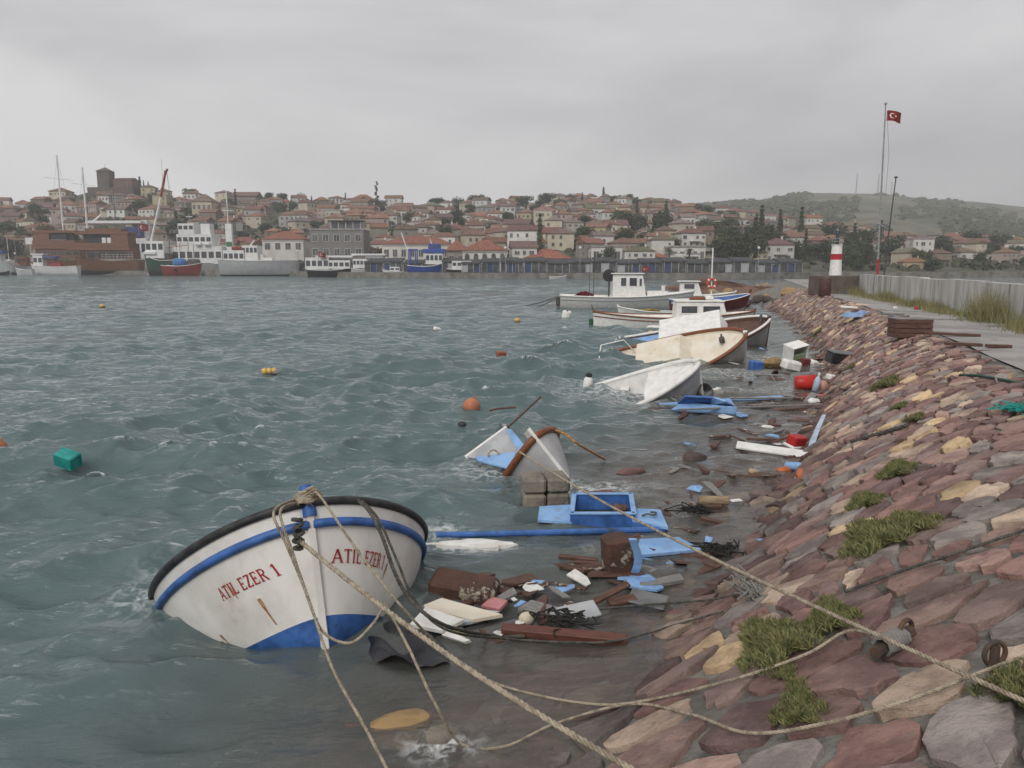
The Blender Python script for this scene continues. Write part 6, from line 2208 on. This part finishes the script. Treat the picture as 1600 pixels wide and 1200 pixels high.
for y_ in (387.5, 391.5, 364.5, 368):
    f.bar('trim', varnish, [(123, y_, -3.15), (217, y_, -3.15)], .09)
for k_ in range(4):
    f.box('opening_shade_box', black_hull_and_shade, 152 + 16 * k_, 394.5, 164 + 16 * k_, 403.5, .815)  # black boxes on the cabin sides, painted as the shade of openings
for k_ in range(3):
    f.box('curtain', ship_white, 176 + 8 * k_, 373, 182 + 8 * k_, 382, .80)
f.bar('wale', cream_paint, [(132, 409, -3.0), (160, 411.5, -3.28), (222, 411, -3.1)], .1)
f.box('rudder_ladder', ship_white, 219, 409, 224, 425, .25)
f.rail(175, 222, 398, 405, 8, ship_white)
f.bar('mast', ship_white, [(149, 392), (148.5, 268)], .28)
f.bar('crossarm', ship_white, [(131, 291), (166, 295)], .12)
for x in (133, 164):
    f.bar('stay', metal_grey, [(148.6, 272), (x, 366)], .03)
for x in (140, 166, 196):
    f.bar('gangway', ship_white, [(x, 407, -3.2), (x + 8, 424, -5.5)], .12)
f = FarBoat('excursion_boat', 'brown wooden excursion boat with railed top deck and crossed white mast, behind', 268, 62, 150, 404, 428, 'l', gulet_wood, gulet_wood, black_hull_and_shade, beam=6.0)
f.house('lower_cabin', gulet_wood, 72, 390, 140, 404, .8, 6)
f.box('upper_deck', gulet_wood, 68, 384, 136, 390, .95)
f.box('deck_shade_box', black_hull_and_shade, 78, 366, 130, 384, .5)  # black box standing for the dark shade under this boat's roof
f.box('upper_bulwark', gulet_wood, 70, 377, 135, 384, .96)
f.box('fore_house', gulet_wood, 72, 366, 96, 384, .86)
for k_ in range(6):
    f.bar('deck_post', gulet_wood, [(74 + 12 * k_, 366, -2.8), (74 + 12 * k_, 384, -2.8)], .14)
f.box('roof', gulet_wood, 70, 362, 136, 366, .92)
f.rail(70, 136, 355, 362, 12, gulet_wood)
f.box('opening_shade_box', black_hull_and_shade, 98, 368.5, 122, 382, .82)  # shade of an open deck side, put in as a black box
for k_ in range(3):
    f.box('curtain', ship_white, 75 + 6 * k_, 370, 79.5 + 6 * k_, 378, .825)
for y_ in (384.5, 389.5, 362.5, 366):
    f.bar('trim', varnish, [(68, y_, -2.9), (137, y_, -2.9)], .09)
f.rail(98, 122, 376, 383, 5, ship_white)
f.bar('mast', ship_white, [(112, 386), (111.5, 250)], .28)
f.bar('crossarm', ship_white, [(90, 282.5), (134, 287)], .12)
for x in (92, 131):
    f.bar('stay', metal_grey, [(111.6, 253), (x, 362)], .03)
f.box('awning', ship_white, 57, 373, 69, 383, .6)
# small craft at the near quay
f = FarBoat('motor_boat', 'small white motor boat with blue canopy before the wooden boats', 246, 57, 131, 415, 430, 'l', ship_white, ship_white, ship_grey, beam=3.2)
f.house('cabin', ship_white, 64, 399, 79, 416, .7, 2)
f.box('roof', ship_white, 62, 397, 81, 399, .85)
f.box('canopy', navy, 80, 401, 100, 404, .8)
f.bar('canopy_post', metal_grey, [(98, 403), (98, 416)], .05)
f.box('engine_box', far_red, 88, 411, 104, 417, .5)
f = FarBoat('motor_boat', 'grey cabin boat with navy top moored beside the white one', 244, -18, 27, 409, 429, 'r', ship_grey, ship_white, black_hull_and_shade, beam=3.5)
f.house('cabin', ship_grey, -8, 396, 15, 410, .7, 3)
f.box('canopy', navy, -4, 392, 20, 396, .8)
f = FarBoat('dinghy', 'low grey dinghy between the grey cabin boat and the white one', 243, 33, 60, 419, 429, 'l', ship_grey, ship_white, beam=2.2)
f = FarBoat('fishing_boat', 'old brown fishing boat with tyre fenders close to the grey cabin boat', 252, 24, 66, 412, 428, 'l', hull_grey, varnish, black_hull_and_shade, beam=3.4)
f.house('cabin', varnish, 40, 402, 54, 413, .6, 2)
f.bar('mast', metal_grey, [(36, 412), (35, 365)], .07)
f = FarBoat('sailing_boat', 'small white sailing boat with bare mast behind the motor boats', 258, 8, 40, 411, 427, 'r', ship_white, ship_white, navy, beam=3)
f.house('cabin', ship_white, 16, 406, 30, 412, .6, 3)
f.bar('mast', ship_white, [(24, 410), (24, 372)], .09)
# green and red trawlers with the tall derrick
f = FarBoat('trawler', 'dark green trawler with white stripe and wheelhouse', 240, 233, 292, 402, 431, 'l', green_hull, ship_white, black_hull_and_shade, beam=5.5, sheer=.5)
f.house('wheelhouse', ship_white, 240, 378, 268, 404, .7, 3, (.5, .85))
f.box('net_pile', metal_dark, 266, 396, 276, 408, .5, bev=.4)
f.box('boat_cover', ship_white, 238, 392, 258, 400, .9, bev=.5)
bt_ = f.bar('derrick', ship_white, [(243, 386), (262, 322), (266, 308)], .34)
f.bar('derrick_top', far_red, [(265, 312), (275, 272)], .36)
f.bar('derrick_tip', metal_dark, [(272, 282), (278, 270)], .30)
for x in (255, 284, 292):
    f.bar('cable', metal_dark, [(276, 272), (x, 392)], .04)
f.bar('antenna', metal_grey, [(269, 300), (269.5, 256)], .05)
f = FarBoat('trawler', 'red trawler with white gunwale and blue covered gear', 234, 262, 322, 416, 433, 'r', far_red, ship_white, far_red, beam=5)
f.box('gear_cover', M('cover_blue', (.05, .16, .42), .7), 277, 404, 297, 417, .6, bev=.9)
f.box('net_pile', metal_dark, 300, 405, 318, 417, .5, bev=.5)
for x_ in (272, 288, 301, 309):
    f.bar('pole', M('rusty_iron'), [(x_, 417), (x_ + 1, 372 + (x_ % 5) * 3)], .09)
f.bar('cross_pole', far_red, [(268, 388), (300, 384)], .09)
f.bar('tyre_fender', black_rubber, [(283, 421, -2.4), (286, 421, -2.4)], .5)
# white patrol ship
f = FarBoat('patrol_ship', 'large pale grey ship with white superstructure and slim mast', 226, 352, 475, 410, 434, 'r', ship_grey, ship_white, M('boot_dark', (.05, .05, .055), .6), beam=8, sheer=.05, cat='ship', vb=.18)
f.house('deck_house', ship_white, 360, 392, 392, 411, .7, 4)
f.house('bridge', ship_white, 388, 385, 412, 411, .6, 4, (.6, .88))
f.box('gun_mount', ship_white, 418, 403, 432, 411, .3)
f.bar('radar_arm', ship_white, [(396, 386), (404, 377)], .2)
f.box('crane_base', ship_white, 412, 398, 418, 411, .3)
f.rail(430, 474, 404, 410, 8)
f.bar('life_raft', far_red, [(374, 389, -2.5), (388, 389, -2.5)], .55)
f = FarBoat('ferry', 'tall white ferry superstructure with two decks behind the trawlers', 246, 278, 372, 412, 431, 'r', ship_white, ship_white, ship_grey, beam=9, sheer=.05, cat='ship', vb=.18)
f.house('main_deck', ship_white, 284, 386, 360, 413, .85, 7, (.35, .7))
f.house('upper_deck', ship_white, 292, 368, 345, 386, .8, 6, (.4, .75))
f.house('bridge', ship_white, 294, 352, 318, 368, .7, 3, (.45, .8))
f.box('funnel', ship_white, 326, 352, 340, 368, .4)
f.bar('mast', ship_white, [(365, 412), (365, 302)], .16)
f.bar('yard', ship_white, [(356, 332), (374, 332)], .09)
f.box('signal_tower', ship_white, 361, 352, 371, 413, .14)
f.box('green_lamp_panel', M('green_panel', (.02, .18, .07), .6), 361.5, 379, 370.5, 386, .16)
f.rail(284, 345, 362, 368, 10)
f.rail(284, 362, 380, 386, 12)
f.bar('davit', ship_white, [(348, 386), (352, 372), (358, 374)], .14)
f.bar('life_raft', ship_white, [(322, 383, -4.4), (330, 383, -4.4)], .5)
f.bar('life_raft', ship_white, [(335, 383, -4.4), (343, 383, -4.4)], .5)
f.bar('radar_mast', metal_grey, [(306, 352), (306, 336)], .12)
f.bar('radar_bar', ship_white, [(301, 341), (311, 341)], .12)
f = FarBoat('ferry', 'navy and white ferry stern rising behind the brown excursion boats', 276, 150, 248, 405, 428, 'l', ship_white, ship_white, ship_grey, beam=9, sheer=.05, cat='ship', vb=.18)
f.house('main_deck', ship_white, 205, 374, 246, 406, .8, 4)
f.box('navy_band', navy, 213, 357, 238, 372, .82)
f.box('top_deck', ship_white, 156, 348, 240, 352, .9)
f.bar('radar_arch', ship_white, [(156, 350), (172, 338)], .3)
f.box('funnel', ship_white, 236, 347, 243, 374, .3)
# pier of dark stone
mb = MB()
a, b = AT(322, 433, 229), AT(412, 433, 229)
mb.box(((a.x + b.x) / 2, 231, .35), (b.x - a.x, 5, 3.1), bev=.1)
pr = struct('pier', mb, M('quay_stone'))
# white and black tour ferry and yachts
f = FarBoat('tour_boat', 'white tour boat with dark windows and black hull', 206, 486, 558, 418, 431, 'r', black_hull_and_shade, ship_white, black_hull_and_shade, beam=5, sheer=.4)
f.house('cabin', ship_white, 484, 403, 520, 421, .85, 4, (.3, .75))
f.house('saloon', ship_white, 518, 407, 552, 420, .8, 4, (.3, .75))
f.box('sun_deck', ship_white, 500, 400, 556, 403, .85)
f = FarBoat('motor_yacht', 'grey white motor yacht beside the tour boat', 202, 553, 602, 418, 432, 'r', ship_grey, ship_white, ship_grey, beam=4)
f.house('cabin', ship_white, 556, 405, 578, 419, .75, 4, (.4, .8))
f = FarBoat('tour_boat', 'flat topped tour boat with dark canopy behind the yacht', 209, 548, 606, 417, 429, 'r', ship_white, ship_white, ship_grey, beam=4.5)
f.house('cabin', hull_grey, 575, 400, 603, 417, .85, 4, (.3, .8))
f.box('canopy', ship_white, 555, 397, 606, 400, .95)
f = FarBoat('motor_boat', 'small white motor boat with square cabin near the blue trawler', 196, 600, 648, 422, 433, 'l', ship_white, ship_white, ship_grey, beam=2.6)
f.house('cabin', ship_white, 612, 417, 627, 424, .7, 2)
f = FarBoat('trawler', 'bright blue trawler with high bow, white wheelhouse and blue roof', 193, 640, 707, 412, 435, 'r', trawl_blue, ship_white, trawl_blue, beam=5.5, sheer=.55)
f.house('wheelhouse', ship_white, 668, 396, 694, 413, .7, 4, (.35, .8))
f.box('wheelhouse_roof', trawl_blue, 664, 390, 698, 396, .8)
f.house('upper_bridge', trawl_blue, 672, 382, 690, 390, .5, 3)
f.bar('mast', ship_white, [(677, 384), (674, 374)], .12)
for x in (642, 652):
    for off in (-1.6, 1.6):
        f.bar('gantry_leg', trawl_blue, [(x, 420, off), (x + 1, 390, off)], .16)
f.bar('gantry_beam', trawl_blue, [(642, 391), (654, 391)], .2)
f.bar('boom', ship_white, [(641, 398), (630, 365)], .14)
f = FarBoat('fishing_boat', 'black hulled fishing boat with white cabin beside the blue trawler', 190, 700, 752, 420, 435, 'r', black_hull_and_shade, ship_white, black_hull_and_shade, beam=4)
f.house('cabin', ship_white, 708, 408, 738, 421, .75, 4, (.45, .8))
f = FarBoat('dinghy', 'little white dinghy moored under the restaurant quay', 174, 858, 884, 432.5, 437, 'r', ship_white, ship_white, beam=2)
for px, py, D, lab, w in ((216, 349, 262, 'red flag with crescent on the navy and white ferry', 3.4), (281, 368, 250, 'red flag with crescent hanging before the ferry', 2.2), (497, 394, 203, 'red flag with crescent over the tour boat cabin', 1.9), (1003, 416, 173, 'red flag with crescent on the restaurant quay', 1.7)):
    pf = thing('flag_staff', 'thin staff carrying the ' + lab[:lab.index(' with')] + ' ' + lab[lab.index(' on') if ' on' in lab else lab.rindex(' '):].strip(), 'pole', AT(px, py, D))
    MB().tube([(0, 0, .2), (0, 0, -w * 1.3)], .05, 6).build('staff', metal_grey, pf)
    flag(lab, AT(px, py, D) + Vector((.06, 0, 0)), w, w * .68, px, None, .3)

# utility pole, antennas on the far hill, lamp posts on the quay
up = thing('utility_pole', 'dark utility pole with three crossarms above the boats', 'pole', TP(193, 300))
z0 = TP(193, 300).z
ht = CAM_H + (415 - 300) * m_at(300) - z0
MB().tube([(0, 0, -1), (0, 0, ht)], [.22, .16], 7).build('post', metal_dark, up)
for k, w in enumerate((5, 6, 4.5)):
    MB().box((0, 0, ht - 1.2 - 2.3 * k), (w, .2, .2)).build('crossarm', metal_dark, up)
for px, y0, y1, r in ((1337, 270, 306, .5), (1371, 272, 306, .55), (1375.5, 273, 306, .35), (1392, 284, 306, .7)):
    D = 985
    base, top = AT(px, y1 + 3, D), AT(px, y0, D)
    h = top.z - base.z
    t = thing('radio_mast', {1337: 'slim radio mast standing apart on the far hilltop', 1371: 'tallest radio mast in the hilltop cluster', 1375.5: 'thin radio mast beside the tallest one', 1392: 'short radio mast with drum antennas on the far hilltop'}[px], 'mast', base)
    mb = MB()
    for a in range(3):
        an = a * 2.094
        mb.tube([(r * 1.6 * math.cos(an), r * 1.6 * math.sin(an), -2), (r * .5 * math.cos(an), r * .5 * math.sin(an), h)], .22, 5)
    for k in range(10):
        f_ = k / 10
        rr_ = r * 1.6 + (r * .5 - r * 1.6) * f_
        mb.tube([(rr_ * math.cos(a * 2.094), rr_ * math.sin(a * 2.094), h * f_) for a in (0, 1, 2, 0)], .1, 4)
    mb.build('lattice', metal_grey, t)
    if px == 1392:
        for k in range(3):
            MB().lathe([(.1, -.4), (1.3, -.3), (1.3, .3), (.1, .4)], 10, c=(.6, -.8, h * (.45 + .2 * k)), rot=Euler((math.pi / 2, 0, 0))).build('drum_antenna', ship_white, t)
for k, px in enumerate((34, 470, 640, 790, 905, 1180)):
    D = float(np.interp(px, PX_0, D_0)) + 2.2
    t = thing('lamp_post', 'thin grey quay lamp post with a round white head', 'lamp post', Vector(((px - 800) / F * D, D, 1.36)), None, 'lamp posts on the far quay')
    MB().tube([(0, 0, 0), (0, 0, 5.4)], [.09, .06], 6).build('post', metal_grey, t)
    MB().lathe([(.05, 5.3), (.3, 5.5), (.34, 5.75), (.2, 6.0), (.03, 6.05)], 10).build('globe', ship_white, t, smooth='all')

# ------------------------------------------------------------------ haze over the harbour
hz = MB().box((150, 610, 78), (4600, 1500, 165)).build('haze', None, None, kind='stuff')
hz['label'] = 'thin grey rain haze over the harbour and the hills'; hz['category'] = 'haze'
hm = bpy.data.materials.new('haze_air')
hm.use_nodes = True
hn = hm.node_tree.nodes
hn.clear()
ho_ = hn.new('ShaderNodeOutputMaterial')
hv = hn.new('ShaderNodeVolumePrincipled')
hv.inputs['Color'].default_value = (.99, .99, .99, 1)
hv.inputs['Density'].default_value = .00055
hm.node_tree.links.new(hv.outputs[0], ho_.inputs['Volume'])
hz.data.materials.append(hm)
